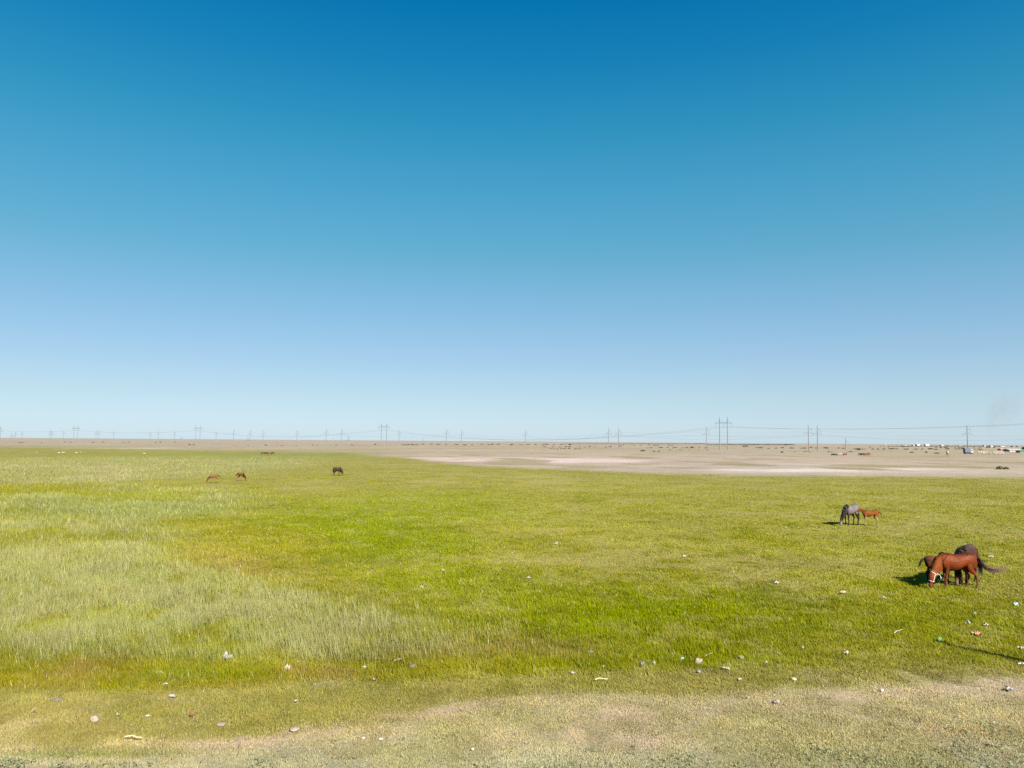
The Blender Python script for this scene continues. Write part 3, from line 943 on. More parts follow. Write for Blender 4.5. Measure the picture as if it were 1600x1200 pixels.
# far herd on the right
FAR = [(1301, 712.6, (-.9, -.3), .80, (40, 34, 32), (34, 30, 28), 'graze', 'black young horse grazing at the left end of the far herd'),
       (1305.5, 712.8, (.9, -.2), .78, (44, 38, 34), (34, 30, 28), 'graze', 'black young horse grazing next to the white horse of the far herd'),
       (1313, 712.8, (-.95, -.2), 1.0, (214, 200, 182), (120, 104, 92), 'graze', 'white horse with dark muzzle grazing in the far herd'),
       (1320.5, 713.2, (.95, .1), 1.0, (150, 88, 62), (130, 84, 60), 'up', 'chestnut horse with raised head in the far herd'),
       (1343.5, 712.4, (-.9, -.4), .95, (92, 70, 48), (60, 48, 40), 'graze', 'dark bay horse at the left of the far chestnut group'),
       (1348, 712.8, (.6, -.8), 1.0, (160, 88, 52), (140, 84, 56), 'graze', 'chestnut horse facing the camera in the far chestnut group'),
       (1352.5, 712.6, (.95, -.1), 1.0, (164, 94, 56), (140, 84, 56), 'graze', 'chestnut horse in the middle of the far chestnut group'),
       (1357, 712.0, (.9, .3), 1.02, (152, 86, 52), (130, 80, 54), 'graze', 'chestnut horse grazing at the right of the far chestnut group')]
for px, py, hd, s, c1, c2, ps, lb in FAR:
    a = place_horse(px, py, hd, s)
    equine(a, coat_fn(c1, legs=c2), voxel=.06, pose=ps, hairs=False, tail_c=(alb(c2, .5), alb(c2, .5)))
    tag(a, lb, 'horse', 'far herd of horses')
# tiny animals beyond the reeds
TINY = [(411, 711.0, (-.9, -.4), (96, 84, 56), 'dark horse at the left end of the row beyond the reeds'),
        (416, 711.0, (.9, -.3), (108, 92, 60), 'dark brown horse second in the row beyond the reeds'),
        (421, 711.0, (.9, .2), (150, 104, 76), 'reddish horse third in the row beyond the reeds'),
        (426, 710.8, (-.9, .2), (112, 88, 62), 'brown horse at the right end of the row beyond the reeds')]
for px, py, hd, c1, lb in TINY:
    a = place_horse(px, py, hd, .78)
    equine(a, coat_fn(c1), voxel=.07, hairs=False, tail_c=(alb(c1, .5),) * 2)
    tag(a, lb, 'horse', 'horses beyond the reeds')

# ---- sheep
M_WOOL = new_mat('sheep_wool', rough=.95, spec=.1, attr='col', noise=.2, scale=9, bump=.6)
def make_sheep(root):
    bm = bmesh.new()
    ring_loft(bm, smooth_rings([((-.50, 0, .58), .06, .06), ((-.44, 0, .58), .19, .18), ((-.25, 0, .60), .25, .24), ((.05, 0, .59), .27, .26), ((.30, 0, .62), .24, .21), ((.42, 0, .66), .14, .12)]), 14)
    ring_loft(bm, smooth_rings([((.34, 0, .70), .13, .11), ((.48, 0, .72), .10, .085), ((.58, 0, .68), .085, .07), ((.68, 0, .60), .055, .045), ((.73, 0, .56), .035, .035)]), 10)
    for s in (-1, 1):
        ring_loft(bm, [((.50, s * .06, .74), .02, .025), ((.49, s * .14, .71), .018, .03), ((.48, s * .18, .67), .006, .01)], 6)
        for x in (-.34, .28):
            ring_loft(bm, smooth_rings([((x, s * .12, .5), .09, .07), ((x + .01, s * .12, .34), .05, .04), ((x, s * .12, .18), .028, .025), ((x, s * .12, .0), .03, .03)]), 8)
    def c(co):
        x, y, z = co[:, 0], co[:, 1], co[:, 2]
        b = np.ones((len(co), 3)) * alb((206, 194, 172), .46)
        d = np.clip(sstep(.32, .22, z) + sstep(.52, .60, x), 0, 1)[:, None]
        return b * (1 - d) + alb((120, 100, 80), .5) * d
    fuse('body', bm, .035, M_WOOL, root, c)
proto = empty('sheep', (0, 0, 0))
make_sheep(proto)
spots = []
r2 = random.Random(5)
for i in range(20):
    spots.append((1529 + (i % 13) * 1.55 + r2.uniform(-.6, .6), 710.8 - r2.uniform(0, 3.2), 'left'))
for i in range(27):
    spots.append((1552.5 + (i % 9) * 1.85 + r2.uniform(-.5, .5), 710.6 - (i // 9) * 1.7 - r2.uniform(0, .6), 'right'))
for i, (px, py, side) in enumerate(spots):
    o = proto if i == 0 else copy_tree(proto)
    p = G(px, py); o.location = (p.x, p.y, 0)
    o.rotation_euler.z = r2.uniform(-.5, .5) + (math.pi if r2.random() < .5 else 0)
    o.scale = (1.2, 1.2, 1.25)
    if side == 'left': tag(o, 'cream sheep in the loose left part of the far flock', 'sheep', 'loose part of the sheep flock')
    else: tag(o, 'cream sheep in the tightly packed right part of the far flock', 'sheep', 'packed part of the sheep flock')
for px, py in ((57, 709.0), (92, 709.4), (98, 709.2), (100.5, 709.0), (119.5, 709.4), (126, 708.6), (225.5, 710.6)):
    o = copy_tree(proto); p = G(px, py); o.location = (p.x, p.y, 0); o.rotation_euler.z = r2.uniform(0, 6)
    o.scale = (.8, .8, .8)
    tag(o, 'white sheep far off on the olive meadow at the left', 'sheep', 'sheep on the far left meadow')

# ---- camel seen end-on
a = place_horse(1480.5, 713.6, (.35, .94), 1.35, 'camel')
bm = bmesh.new()
ring_loft(bm, smooth_rings([((-.75, 0, 1.5), .1, .1), ((-.65, 0, 1.5), .3, .26), ((-.3, 0, 1.5), .4, .38), ((.1, 0, 1.48), .44, .42), ((.5, 0, 1.5), .38, .34), ((.72, 0, 1.5), .2, .18)]), 14)
for x in (-.3, .35):
    ring_loft(bm, smooth_rings([((x, 0, 1.7), .25, .22), ((x, 0, 1.95), .18, .16), ((x + .03, 0, 2.15), .10, .10), ((x + .05, 0, 2.22), .03, .03)]), 10)
ring_loft(bm, smooth_rings([((.6, 0, 1.5), .22, .16), ((.85, 0, 1.35), .16, .12), ((1.1, 0, 1.4), .13, .1), ((1.3, 0, 1.65), .12, .09), ((1.4, 0, 1.9), .12, .1)]), 10)
ring_loft(bm, smooth_rings([((1.34, 0, 1.96), .12, .1), ((1.5, 0, 1.95), .12, .09), ((1.68, 0, 1.88), .08, .07), ((1.8, 0, 1.82), .05, .05)]), 10)
for s in (-1, 1):
    for x in (-.5, .5):
        ring_loft(bm, smooth_rings([((x, s * .18, 1.4), .17, .12), ((x, s * .2, 1.05), .10, .08), ((x + .02, s * .2, .7), .065, .06), ((x, s * .2, .3), .045, .045), ((x, s * .2, .06), .07, .08), ((x, s * .2, 0), .08, .09)]), 8)
def camel_c(co):
    z = co[:, 2]
    d = np.clip(sstep(1.15, .95, z) + sstep(1.95, 2.1, z), 0, 1)[:, None]
    return (1 - d) * alb((222, 190, 160), .5) + d * alb((120, 88, 60), .5)
fuse('body', bm, .06, M_WOOL, a, camel_c)
me = bpy.data.meshes.new('tail'); tb = bmesh.new(); ring_loft(tb, [((-.74, 0, 1.6), .04, .04), ((-.82, 0, 1.3), .03, .03), ((-.8, 0, 1.0), .05, .05)], 8); tb.to_mesh(me); tb.free()
link_mesh('tail', me, new_mat('camel_tail', alb((120, 88, 60))), a)
tag(a, 'pale sandy camel-like animal standing alone left of the trailer pole', 'camel')

# ------------------------------------------------------------------ boxes, tubes
def box(bm, x0, x1, y0, y1, z0, z1):
    v = [bm.verts.new((x, y, z)) for x in (x0, x1) for y in (y0, y1) for z in (z0, z1)]
    for f in ((0, 1, 3, 2), (4, 6, 7, 5), (0, 4, 5, 1), (2, 3, 7, 6), (0, 2, 6, 4), (1, 5, 7, 3)):
        bm.faces.new([v[i] for i in f])
def tube(bm, p, q, r0, r1=None, seg=8):
    p, q = Vector(p), Vector(q); r1 = r0 if r1 is None else r1
    d = (q - p).normalized(); a = d.orthogonal().normalized(); b = d.cross(a)
    A = [bm.verts.new(p + (a * math.cos(2 * math.pi * k / seg) + b * math.sin(2 * math.pi * k / seg)) * r0) for k in range(seg)]
    B = [bm.verts.new(q + (a * math.cos(2 * math.pi * k / seg) + b * math.sin(2 * math.pi * k / seg)) * r1) for k in range(seg)]
    for k in range(seg): bm.faces.new((A[k], A[(k + 1) % seg], B[(k + 1) % seg], B[k]))
    bm.faces.new(list(reversed(A))); bm.faces.new(B)
def part(name, parent, mat, build, smooth=False):
    bm = bmesh.new(); build(bm)
    bmesh.ops.recalc_face_normals(bm, faces=bm.faces)
    me = bpy.data.meshes.new(name); bm.to_mesh(me); bm.free()
    return link_mesh(name, me, mat, parent, smooth)

# ------------------------------------------------------------------ pylons and poles
M_CONC = new_mat('pole_concrete', (.14, .14, .14), .9, noise=.15, scale=2)
M_STEEL = new_mat('galvanised_steel', (.08, .085, .09), .7)
M_INS = new_mat('insulator_glass', (.10, .13, .12), .25)
M_WIRE = new_mat('aluminium_cable', (.12, .12, .125), .6)

def make_pylon():
    root = empty('h_frame_pylon')
    for x in (-3.3, 3.3):
        part('leg', root, M_CONC, lambda bm, x=x: tube(bm, (x, 0, -.2), (x, 0, 24.5), .42, .30, 10))
        part('peak', root, M_STEEL, lambda bm, x=x: (tube(bm, (x, 0, 24.5), (x, 0, 28), .16, .06), tube(bm, (x - .7, 0, 22), (x, 0, 27), .06), tube(bm, (x + .7, 0, 22), (x, 0, 27), .06)))
    def arm(bm):
        for y in (-.35, .35):
            tube(bm, (-7.2, y * .3, 22.2), (7.2, y * .3, 22.2), .14)
            tube(bm, (-3.3, y, 23.0), (3.3, y, 23.0), .08)
        for i in range(7):
            x = -3.3 + i * 1.1
            tube(bm, (x, 0, 22.2 if i % 2 else 23.0), (x + 1.1 if i < 6 else x, 0, 23.0 if i % 2 else 22.2), .05)
        for s in (-1, 1):
            tube(bm, (s * 7.2, 0, 22.2), (s * 3.3, 0, 24.2), .07)
    part('crossarm', root, M_STEEL, arm)
    for x in (-6.6, 0, 6.6):
        part('insulator_string', root, M_INS, lambda bm, x=x: [tube(bm, (x, 0, 22.1 - i * .22), (x, 0, 22.1 - i * .22 - .1), .16, .10) for i in range(12)] + [tube(bm, (x, 0, 22.2), (x, 0, 19.2), .04)])
    return root

def make_pole(h=20.0):
    root = empty('power_pole')
    part('pole', root, M_CONC, lambda bm: tube(bm, (0, 0, -.2), (0, 0, h), .42, .22, 10))
    for z, x0, x1 in ((h - 3.2, -.2, 2.6), (h - 6.4, -3.4, 3.4)):
        def a(bm, z=z, x0=x0, x1=x1):
            tube(bm, (x0, 0, z), (x1, 0, z), .12, .09)
            if x1 > 1: tube(bm, (x1, 0, z), (.2, 0, z + 1.1), .05)
            if x0 < -1: tube(bm, (x0, 0, z), (-.2, 0, z + 1.1), .05)
        part('crossarm', root, M_STEEL, a)
    for x, z in ((2.5, h - 3.2), (-3.2, h - 6.4), (3.2, h - 6.4)):
        part('insulator_string', root, M_INS, lambda bm, x=x, z=z: [tube(bm, (x, 0, z - i * .2), (x, 0, z - i * .2 - .1), .14, .09, 6) for i in range(7)])
    return root

def dist_for(px, top_y, h):
    yh = HOR0 + HORS * px
    return (h - CAM_H) * FPX / (yh - top_y)

# H-frame line: (pixel bearing of the middle, pixel height of the tips)
PY = [(-2, 664.8, 'pylon of two legs at the left edge of the picture'), (120.5, 664.2, 'two-legged pylon second from the left on the skyline'),
      (311, 663.8, 'two-legged pylon third from the left on the skyline'), (601, 660.2, 'two-legged pylon on the skyline above the dark grazing horse'),
      (1130.5, 650.5, 'tallest two-legged pylon, on the skyline right of the middle')]
proto = make_pylon()
pyl = []
for i, (px, ty, lb) in enumerate(PY):
    o = proto if i == 0 else copy_tree(proto)
    d = dist_for(px, ty, 28)
    x = (px - 800) / FPX * d
    o.location = (x, d, 0); pyl.append(Vector((x, d, 0)))
    tag(o, lb, 'pylon', 'two-legged pylons on the skyline')
nxt = pyl[-1] + (pyl[-1] - pyl[-2]) * .52
near = copy_tree(proto); near.location = nxt
tag(near, 'nearest two-legged pylon, outside the right edge of the picture', 'pylon', 'two-legged pylons on the skyline')
pyl.append(nxt)
bpy.data.objects[proto.name].rotation_euler = (0, 0, 0)

def cable(name, pts_list, sag, r, lab, group):
    """one conductor hung over many supports"""
    cu = bpy.data.curves.new(name, 'CURVE'); cu.dimensions = '3D'; cu.bevel_depth = r; cu.bevel_resolution = 1
    P = []
    for i in range(len(pts_list) - 1):
        a, b = pts_list[i], pts_list[i + 1]
        L = (b - a).length
        s = sag(L)
        for k in range(20):
            t = k / 20
            q = a.lerp(b, t); q.z -= 4 * s * t * (1 - t); P.append(q)
    P.append(pts_list[-1])
    sp = cu.splines.new('POLY'); sp.points.add(len(P) - 1)
    for i, q in enumerate(P): sp.points[i].co = (*q, 1)
    tmp = bpy.data.objects.new('tmp', cu); COL.objects.link(tmp)
    dg = bpy.context.evaluated_depsgraph_get(); dg.update()
    me = bpy.data.meshes.new_from_object(tmp.evaluated_get(dg))
    bpy.data.objects.remove(tmp); me.materials.clear()
    o = link_mesh(name, me, M_WIRE)
    tag(o, lab, 'power line', group)
    return o
# yaw every pylon square to the line is lost in the distance: they all face the camera side
for off in (-6.6, 0, 6.6):
    pts = [p + Vector((off, 0, 19.2)) for p in pyl]
    pts[-1].z += 1.5
    cable('power_cable', pts, lambda L: min(.0000560 * L * L, 13), .038, {-6.6: 'left', 0: 'middle', 6.6: 'right'}[off] + ' sagging cable of the three hung along the two-legged pylons', 'cables of the two-legged pylons')

POLES = [(3, 666, 20), (20.5, 676, 14), (26, 673.5, 16), (36.5, 673, 18), (80.5, 671.5, 18), (83.5, 673, 18), (101.5, 672.5, 20), (152, 672.5, 20), (156, 672.5, 18), (179.5, 672.5, 20),
         (236.5, 674, 18), (249.5, 672.8, 20), (274.5, 673, 18), (285.5, 681, 12), (339.5, 673.3, 20), (366.5, 671, 20), (388.5, 682, 10), (392.3, 671.5, 20), (412.6, 672, 20), (465.4, 671.5, 20),
         (510.8, 669.5, 20), (535.3, 669.5, 20), (545.5, 680, 12), (624.6, 672, 20), (662, 684.6, 10), (698.3, 669.5, 20), (722, 671.5, 20), (821.4, 671.5, 20), (951, 668, 20), (966.8, 668, 20),
         (1103.6, 667, 20), (1262.8, 664, 20), (1276.8, 665.2, 20), (1320.5, 684, 11), (1510.6, 664.3, 20)]
PL = ['at the far left edge', 'a short step right of the far left pole', 'third from the left', 'fourth from the left', 'just left of the taller of a close pair left of the second pylon', 'right one of a close pair left of the second pylon',
      'just left of the second pylon', 'left one of a close pair right of the second pylon', 'right one of a close pair right of the second pylon', 'between the second pylon and two close poles',
      'left one of two close poles before the third pylon', 'right one of two close poles before the third pylon', 'nearest on the left side of the third pylon', 'short, just left of the third pylon',
      'first to the right of the third pylon', 'second to the right of the third pylon', 'short, beside a taller pole right of the third pylon', 'third tall one right of the third pylon',
      'fourth tall one right of the third pylon', 'standing alone above the left of the dark grazing horse', 'above the dark grazing horse, left of two', 'above the dark grazing horse, right of two',
      'short and faint, left of the fourth pylon', 'just right of the fourth pylon', 'tiny, right of the fourth pylon', 'left one of two in the middle of the skyline', 'right one of two in the middle of the skyline',
      'standing alone at the middle of the skyline', 'left one of a pair left of the tallest pylon', 'right one of a pair left of the tallest pylon', 'just left of the tallest pylon',
      'left one of a pair right of the tallest pylon', 'right one of a pair right of the tallest pylon', 'short and pale, above the far herd of horses', 'behind the blue-grey trailer at the right']
protos = {}
PP = {}
for i, (px, ty, h) in enumerate(POLES):
    if h not in protos:
        protos[h] = make_pole(float(h)); o = protos[h]
    else: o = copy_tree(protos[h])
    d = dist_for(px, ty, h)
    o.location = ((px - 800) / FPX * d, d, 0); PP[i] = Vector(o.location)
    tag(o, 'power pole ' + PL[i], 'power pole', 'single power poles on the skyline')
lineA = [34, 31, 30, 28, 27, 25, 23, 20, 19, 18]
lineB = [32, 29, 26, 21]
for ln, nm, ext in ((lineA, 'cables between the single poles', True), (lineB, 'cables between the second row of poles', True)):
    for dx, dz, wh in ((-3.2, -7.8, 'lower left'), (3.2, -7.8, 'lower right'), (2.5, -4.6, 'upper')):
        pts = [PP[i] + Vector((dx, 0, 20 + dz)) for i in ln]
        if ext:
            pts = [pts[0] + (pts[0] - pts[1]) * 1.0] + pts
            pts[0].z = 20 + dz
        cable('power_cable', pts, lambda L: .00009 * L * L if L < 260 else 6, .022, wh + ' faint cable of the three strung ' + ('along the long row of single poles' if ln is lineA else 'along the shorter second row of single poles'), nm)

# the pole beside the line whose shadow falls into the picture
p1, p2 = G(1466, 1003), G(1604, 1034)
HP = 8.2
sdir = Vector((-math.sin(SUN_AZ), -math.cos(SUN_AZ), 0)).normalized()
tip = p1 - sdir * (HP / math.tan(SUN_EL))
ld = (p2 - p1).normalized()
base = p1 + ld * (tip - p1).dot(ld)        # foot on the line its shadow runs along; the pole leans a little
lean_v = tip - base
root = empty('lineside_pole', (base.x, base.y, 0))
part('pole', root, M_CONC, lambda bm: tube(bm, (0, 0, -.3), (lean_v.x, lean_v.y, HP), .20, .085, 12), True)
part('bracket', root, M_STEEL, lambda bm: [tube(bm, Vector((-w_, 0, 0)) + lean_v * (z_ / HP) + Vector((0, 0, z_)), Vector((w_, 0, 0)) + lean_v * (z_ / HP) + Vector((0, 0, z_)), .10) for w_, z_ in ((.26, HP - 3.2), (.2, HP - 4.6))])
part('cable_box', root, M_STEEL, lambda bm: box(bm, -.12, .12, -.16, -.05, 2.2, 2.7))
tag(root, 'slim pole outside the right edge whose long shadow enters the field', 'pole')

# ------------------------------------------------------------------ shrubs
M_LEAF = blade_material('shrub_leaf', .2)
def shrub_mesh(seed, w, h, n, col):
    r = np.random.default_rng(seed)
    nb = 5
    cx = r.uniform(-.5, .5, nb) * w * .7; cy = r.uniform(-.5, .5, nb) * w * .6
    V = np.zeros((n, 4, 3)); C = np.zeros((n, 4, 3))
    k = r.integers(0, nb, n)
    a = r.random(n) * 2 * np.pi; q = np.sqrt(r.random(n)); z = r.random(n)
    rad = w * .33 * np.sqrt(1 - z * .85)
    P = np.stack([cx[k] + np.cos(a) * q * rad, cy[k] + np.sin(a) * q * rad, h * (.05 + z * (1 - .9 * (abs(cx[k]) / w) - .15 * q))], -1)
    s = .05 * w * (.5 + r.random(n))
    nr = r.normal(0, 1, (n, 3)); nr[:, 2] += .5; nr /= np.linalg.norm(nr, axis=1)[:, None]
    t1 = np.cross(nr, r.normal(0, 1, (n, 3))); t1 /= np.linalg.norm(t1, axis=1)[:, None]; t2 = np.cross(nr, t1)
    for i, (u, v) in enumerate(((-1, -.3), (.2, -.6), (1, .3), (-.2, .6))):
        V[:, i] = P + t1 * (s * u)[:, None] + t2 * (s * v)[:, None]
    c = lin(col) * ALB * (.6 + .8 * r.random((n, 1)))
    C[:] = c[:, None, :]
    return soup('shrub', V.reshape(-1, 3), 4, C.reshape(-1, 3))
VAR = [shrub_mesh(i, 3.2, 1.2, 220, c) for i, c in enumerate(((110, 108, 62), (122, 112, 76), (98, 98, 58), (128, 116, 84)))]
for m_ in VAR: m_.materials.append(M_LEAF)
def shrub(px, py, wpx, hpx, label, group, me=None):
    p = G(px, py)
    o = bpy.data.objects.new('shrub', me or VAR[rnd.randrange(4)]); COL.objects.link(o)
    o.location = (p.x, p.y, 0); o.rotation_euler.z = rnd.uniform(0, 6.28)
    sc_ = p.y / FPX
    o.scale = (wpx * sc_ / 3.2, wpx * sc_ / 3.2, hpx * sc_ / 1.2)
    tag(o, label, 'shrub', group)
big = shrub_mesh(31, 3.2, 1.2, 900, (150, 150, 98)); big.materials.append(M_LEAF)
shrub(1564, 733.2, 17, 5.0, 'wide dark green shrub alone on the pale salt flat at the right', None, big)
for px, py, w, h, lb in ((1165, 698.5, 8, 3, 'dark shrub right of the tallest pylon'), (1223, 707.5, 6, 3, 'small dark green shrub on bare ground left of the far herd'),
                         (1341, 703.5, 7, 4.5, 'tall dark shrub behind the far chestnut horses'), (1425, 707.6, 6.5, 2.4, 'left shrub of two between the chestnut herd and the camel'),
                         (1447, 707.6, 6, 2.6, 'right shrub of two between the chestnut herd and the camel'), (1463, 708.8, 9, 2, 'flat shrub just left of the camel'),
                         (1004, 705.2, 11, 2.6, 'broad dark shrub on the flat below the skyline, left of the tallest pylon'), (1022, 706, 5, 1.8, 'small shrub right of the broad dark shrub'),
                         (1029.5, 706.2, 4.5, 2.2, 'round dark shrub furthest right beside the broad dark shrub'), (295.5, 695.3, 5, 2, 'dark shrub under the third pylon, left of two'),
                         (303, 695.4, 3.4, 1.8, 'dark shrub under the third pylon, right of two'), (415, 696, 3, 2, 'small dark shrub under the fourth tall pole right of the third pylon'),
                         (586, 695, 4, 2, 'dark shrub left of the fourth pylon foot'), (1228, 696, 4, 2.6, 'upright shrub on the skyline right of the dark belt')):
    shrub(px, py, w, h, lb, None)
rows = [(628, 655, 695.6, 9, 4, 1.9), (655, 900, 695.2, 24, 6, 1.5), (845, 970, 698.6, 12, 4, 1.5), (860, 905, 701.6, 9, 4.5, 1.5), (1010, 1110, 699.8, 14, 5.5, 1.5),
        (960, 1060, 696, 9, 4, 1.3), (1040, 1110, 703, 5, 3.4, 1.3), (1180, 1320, 700.5, 15, 5.5, 1.7), (1330, 1540, 702.5, 24, 5.5, 2.0), (1225, 1330, 706.4, 6, 6, 1.2),
        (1460, 1560, 700, 12, 4.5, 1.8), (380, 560, 696.4, 10, 3.4, 1.2), (10, 290, 691.5, 12, 4, 1.2), (1360, 1420, 698.5, 7, 4, 1.4)]
ROWL = ['right of the fourth pylon foot', 'under the two middle poles of the skyline', 'under the pole pair left of the tallest pylon', 'nearer the salt flat, right of the middle', 'under the single pole left of the tallest pylon',
        'close to the skyline left of the tallest pylon', 'below the tallest pylon, nearest row', 'under the pole pair right of the tallest pylon', 'behind the far chestnut horses and the camel', 'in front of the far herd on bare ground',
        'around the foot of the trailer pole', 'between the third and fourth pylon', 'under the pylons at the far left', 'left of the skyline village']
for ri, (x0, x1, y, n, w, h) in enumerate(rows):
    for i in range(n):
        px = x0 + (x1 - x0) * (i + rnd.random()) / n
        shrub(px, y + rnd.uniform(-.6, .6), w * rnd.uniform(.6, 1.5), h * rnd.uniform(.7, 1.3), 'low dark shrub in the row ' + ROWL[ri], 'shrub row ' + ROWL[ri])

# dark belt of trees along the horizon
def belt(px0, px1, py, hpx, name, lab, col, seed):
    a, b = G(px0, py), G(px1, py); a.z = b.z = 0
    r = np.random.default_rng(seed); n = 2600
    t = r.random(n); P = np.array(a)[None] * (1 - t[:, None]) + np.array(b)[None] * t[:, None]
    d = P[:, 1]; H = hpx * d / FPX * (.5 + .6 * vnoise(t * 40, t * 0, 3))
    P[:, 1] += r.normal(0, 12, n); P[:, 2] = H * r.random(n)
    s = d / FPX * .35
    V = np.zeros((n, 4, 3)); 
    nr = r.normal(0, 1, (n, 3)); nr /= np.linalg.norm(nr, axis=1)[:, None]
    t1 = np.cross(nr, r.normal(0, 1, (n, 3))); t1 /= np.linalg.norm(t1, axis=1)[:, None]; t2 = np.cross(nr, t1)
    for i, (u, v) in enumerate(((-1.6, -.5), (.4, -.8), (1.6, .5), (-.4, .8))):
        V[:, i] = P + t1 * (s * u)[:, None] + t2 * (s * v)[:, None]
    V[:, :, 2] = np.maximum(V[:, :, 2], 0)
    C = np.repeat((lin(col) * ALB * (.6 + .6 * r.random((n, 1))))[:, None, :], 4, 1)
    o = link_mesh(name, soup(name, V.reshape(-1, 3), 4, C.reshape(-1, 3)), M_LEAF)
    tag(o, lab, 'trees', kind='stuff')
belt(1105, 1240, 695.4, 1.1, 'tree_belt', 'thin dark belt of far trees on the skyline right of the tallest pylon', (96, 88, 80), 1)
belt(880, 1105, 693.9, .7, 'tree_belt', 'thin dark belt of far scrub on the skyline left of the tallest pylon', (110, 100, 88), 2)
belt(1390, 1560, 697.6, .9, 'tree_belt', 'thin dark belt of scrub below the white far buildings', (110, 100, 92), 3)

# tree at the right edge
root = empty('tree', G(1600.5, 704.5))
part('trunk', root, new_mat('bark', alb((96, 80, 62))), lambda bm: (tube(bm, (0, 0, -.1), (.1, 0, 1.8), .18, .10), tube(bm, (.1, 0, 1.6), (.9, .2, 2.8), .09, .04), tube(bm, (.1, 0, 1.6), (-.7, -.2, 2.9), .09, .04)))
cm = shrub_mesh(44, 4.2, 3.6, 700, (96, 96, 52)); cm.materials.append(M_LEAF)
cr = bpy.data.objects.new('crown', cm); COL.objects.link(cr); cr.parent = root; cr.location = (0, 0, 1.0)
tag(root, 'small dark tree at the right edge beside the green shed', 'tree')

# ------------------------------------------------------------------ farm buildings and trailer
def wall_mat(name, c, n=.08): return new_mat(name, c, .85, noise=n, scale=.6)
M_WHITE = wall_mat('white_render', (.36, .35, .345)); M_PINKW = wall_mat('pinkish_render', (.36, .30, .28)); M_GREY = wall_mat('grey_roof', (.20, .20, .20))
M_DARK = new_mat('dark_opening', (.03, .028, .025), .6)
def building(px, py, wpx, hpx, wall, roof, label, group=None, depth=8, name='farm_building', pitch=.25, nwin=3, door=True):
    p = G(px, py); sc_ = p.y / FPX
    w, h = wpx * sc_, hpx * sc_
    root = empty(name, (p.x, p.y, 0))
    hw = h * (1 - pitch)
    part('wall', root, wall, lambda bm: box(bm, -w / 2, w / 2, -depth / 2, depth / 2, -.2, hw))
    def rf(bm):
        e = .04 * w
        v = [bm.verts.new(q) for q in ((-w / 2 - e, -depth / 2 - .4, hw + .01), (w / 2 + e, -depth / 2 - .4, hw + .01), (w / 2 + e, depth / 2 + .4, hw + .01), (-w / 2 - e, depth / 2 + .4, hw + .01), (-w / 2 - e, 0, h), (w / 2 + e, 0, h))]
        for f in ((0, 1, 5, 4), (2, 3, 4, 5), (0, 4, 3), (1, 2, 5), (3, 2, 1, 0)): bm.faces.new([v[i] for i in f])
    part('roof', root, roof, rf)
    for i in range(nwin):
        x = -w / 2 + w * (i + .7) / (nwin + .8)
        part('window', root, M_DARK, lambda bm, x=x: box(bm, x - w * .03, x + w * .03, -depth / 2 - .05, -depth / 2 + .05, hw * .4, hw * .75))
    if door:
        part('door', root, M_DARK, lambda bm: box(bm, w * .36, w * .42, -depth / 2 - .06, -depth / 2 + .05, -.1, hw * .7))
    tag(root, label, 'building', group)
    return root
building(1582, 705.6, 20, 4.6, wall_mat('pale_lime_wall', (.30, .28, .25)), wall_mat('pale_sheet_roof', (.27, .265, .26)), 'long low pale farm building behind the packed sheep', depth=10, pitch=.45)
building(1597, 707.4, 13, 3.6, wall_mat('green_board', (.10, .19, .14)), wall_mat('green_roof', (.065, .15, .11)), 'green shed at the right edge', depth=5, pitch=.3)
building(1566, 703.9, 9, 3.4, wall_mat('brown_clay', (.30, .20, .14)), wall_mat('reddish_roof', (.32, .19, .15)), 'reddish brown clay hut behind the packed sheep', depth=6, pitch=.5)
FB = [(1383, 694.9, 2.4, 1.4, M_WHITE), (1411, 696, 4, 1.5, M_GREY), (1414.5, 696, 3, 1.6, M_WHITE), (1426.5, 696.6, 2.6, 2.6, M_WHITE), (1434, 696.6, 6.5, 4.0, M_PINKW), (1448, 696.6, 8, 4.0, M_WHITE),
      (1441, 696.5, 7, 1.2, M_GREY), (1471.5, 696.6, 5, 2.4, M_WHITE), (1484, 697, 7, 1.4, M_PINKW), (1499, 697, 4.5, 1.3, M_WHITE), (1537.3, 697.8, 2.4, 3.4, M_WHITE), (1548, 698, 4, 3.0, M_WHITE), (1565, 698, 8, 1.8, M_WHITE),
      (1458, 696.8, 9, 1.2, M_GREY), (1582.5, 698.4, 4.5, 2.3, M_GREY), (1590, 698.4, 3.5, 2.0, M_GREY)]
FL = ['tiny white building alone on the skyline, left of the village', 'low grey building at the left end of the skyline village', 'tiny white building at the left end of the skyline village',
      'narrow white building just left of the pinkish one', 'pinkish white building, second tallest of the skyline village', 'largest bright white building of the skyline village', 'low grey building between the pinkish and the largest white one',
      'white building right of the largest, before a gap', 'low pinkish building right of the village gap', 'low white building left of the trailer pole', 'narrow white tower-like building right of the trailer pole',
      'white building above the loose sheep', 'low white building above the packed sheep', 'low grey building right of the largest white one', 'small dark grey building above the long pale farm', 'small grey building at the right above the green shed']
for (px, py, w, h, m_), lb in zip(FB, FL):
    building(px, py, w * .75, h * .72, m_, M_WHITE if m_ is not M_GREY else M_GREY, lb, 'far village on the skyline', depth=12, name='village_building', pitch=.3, nwin=2, door=False)

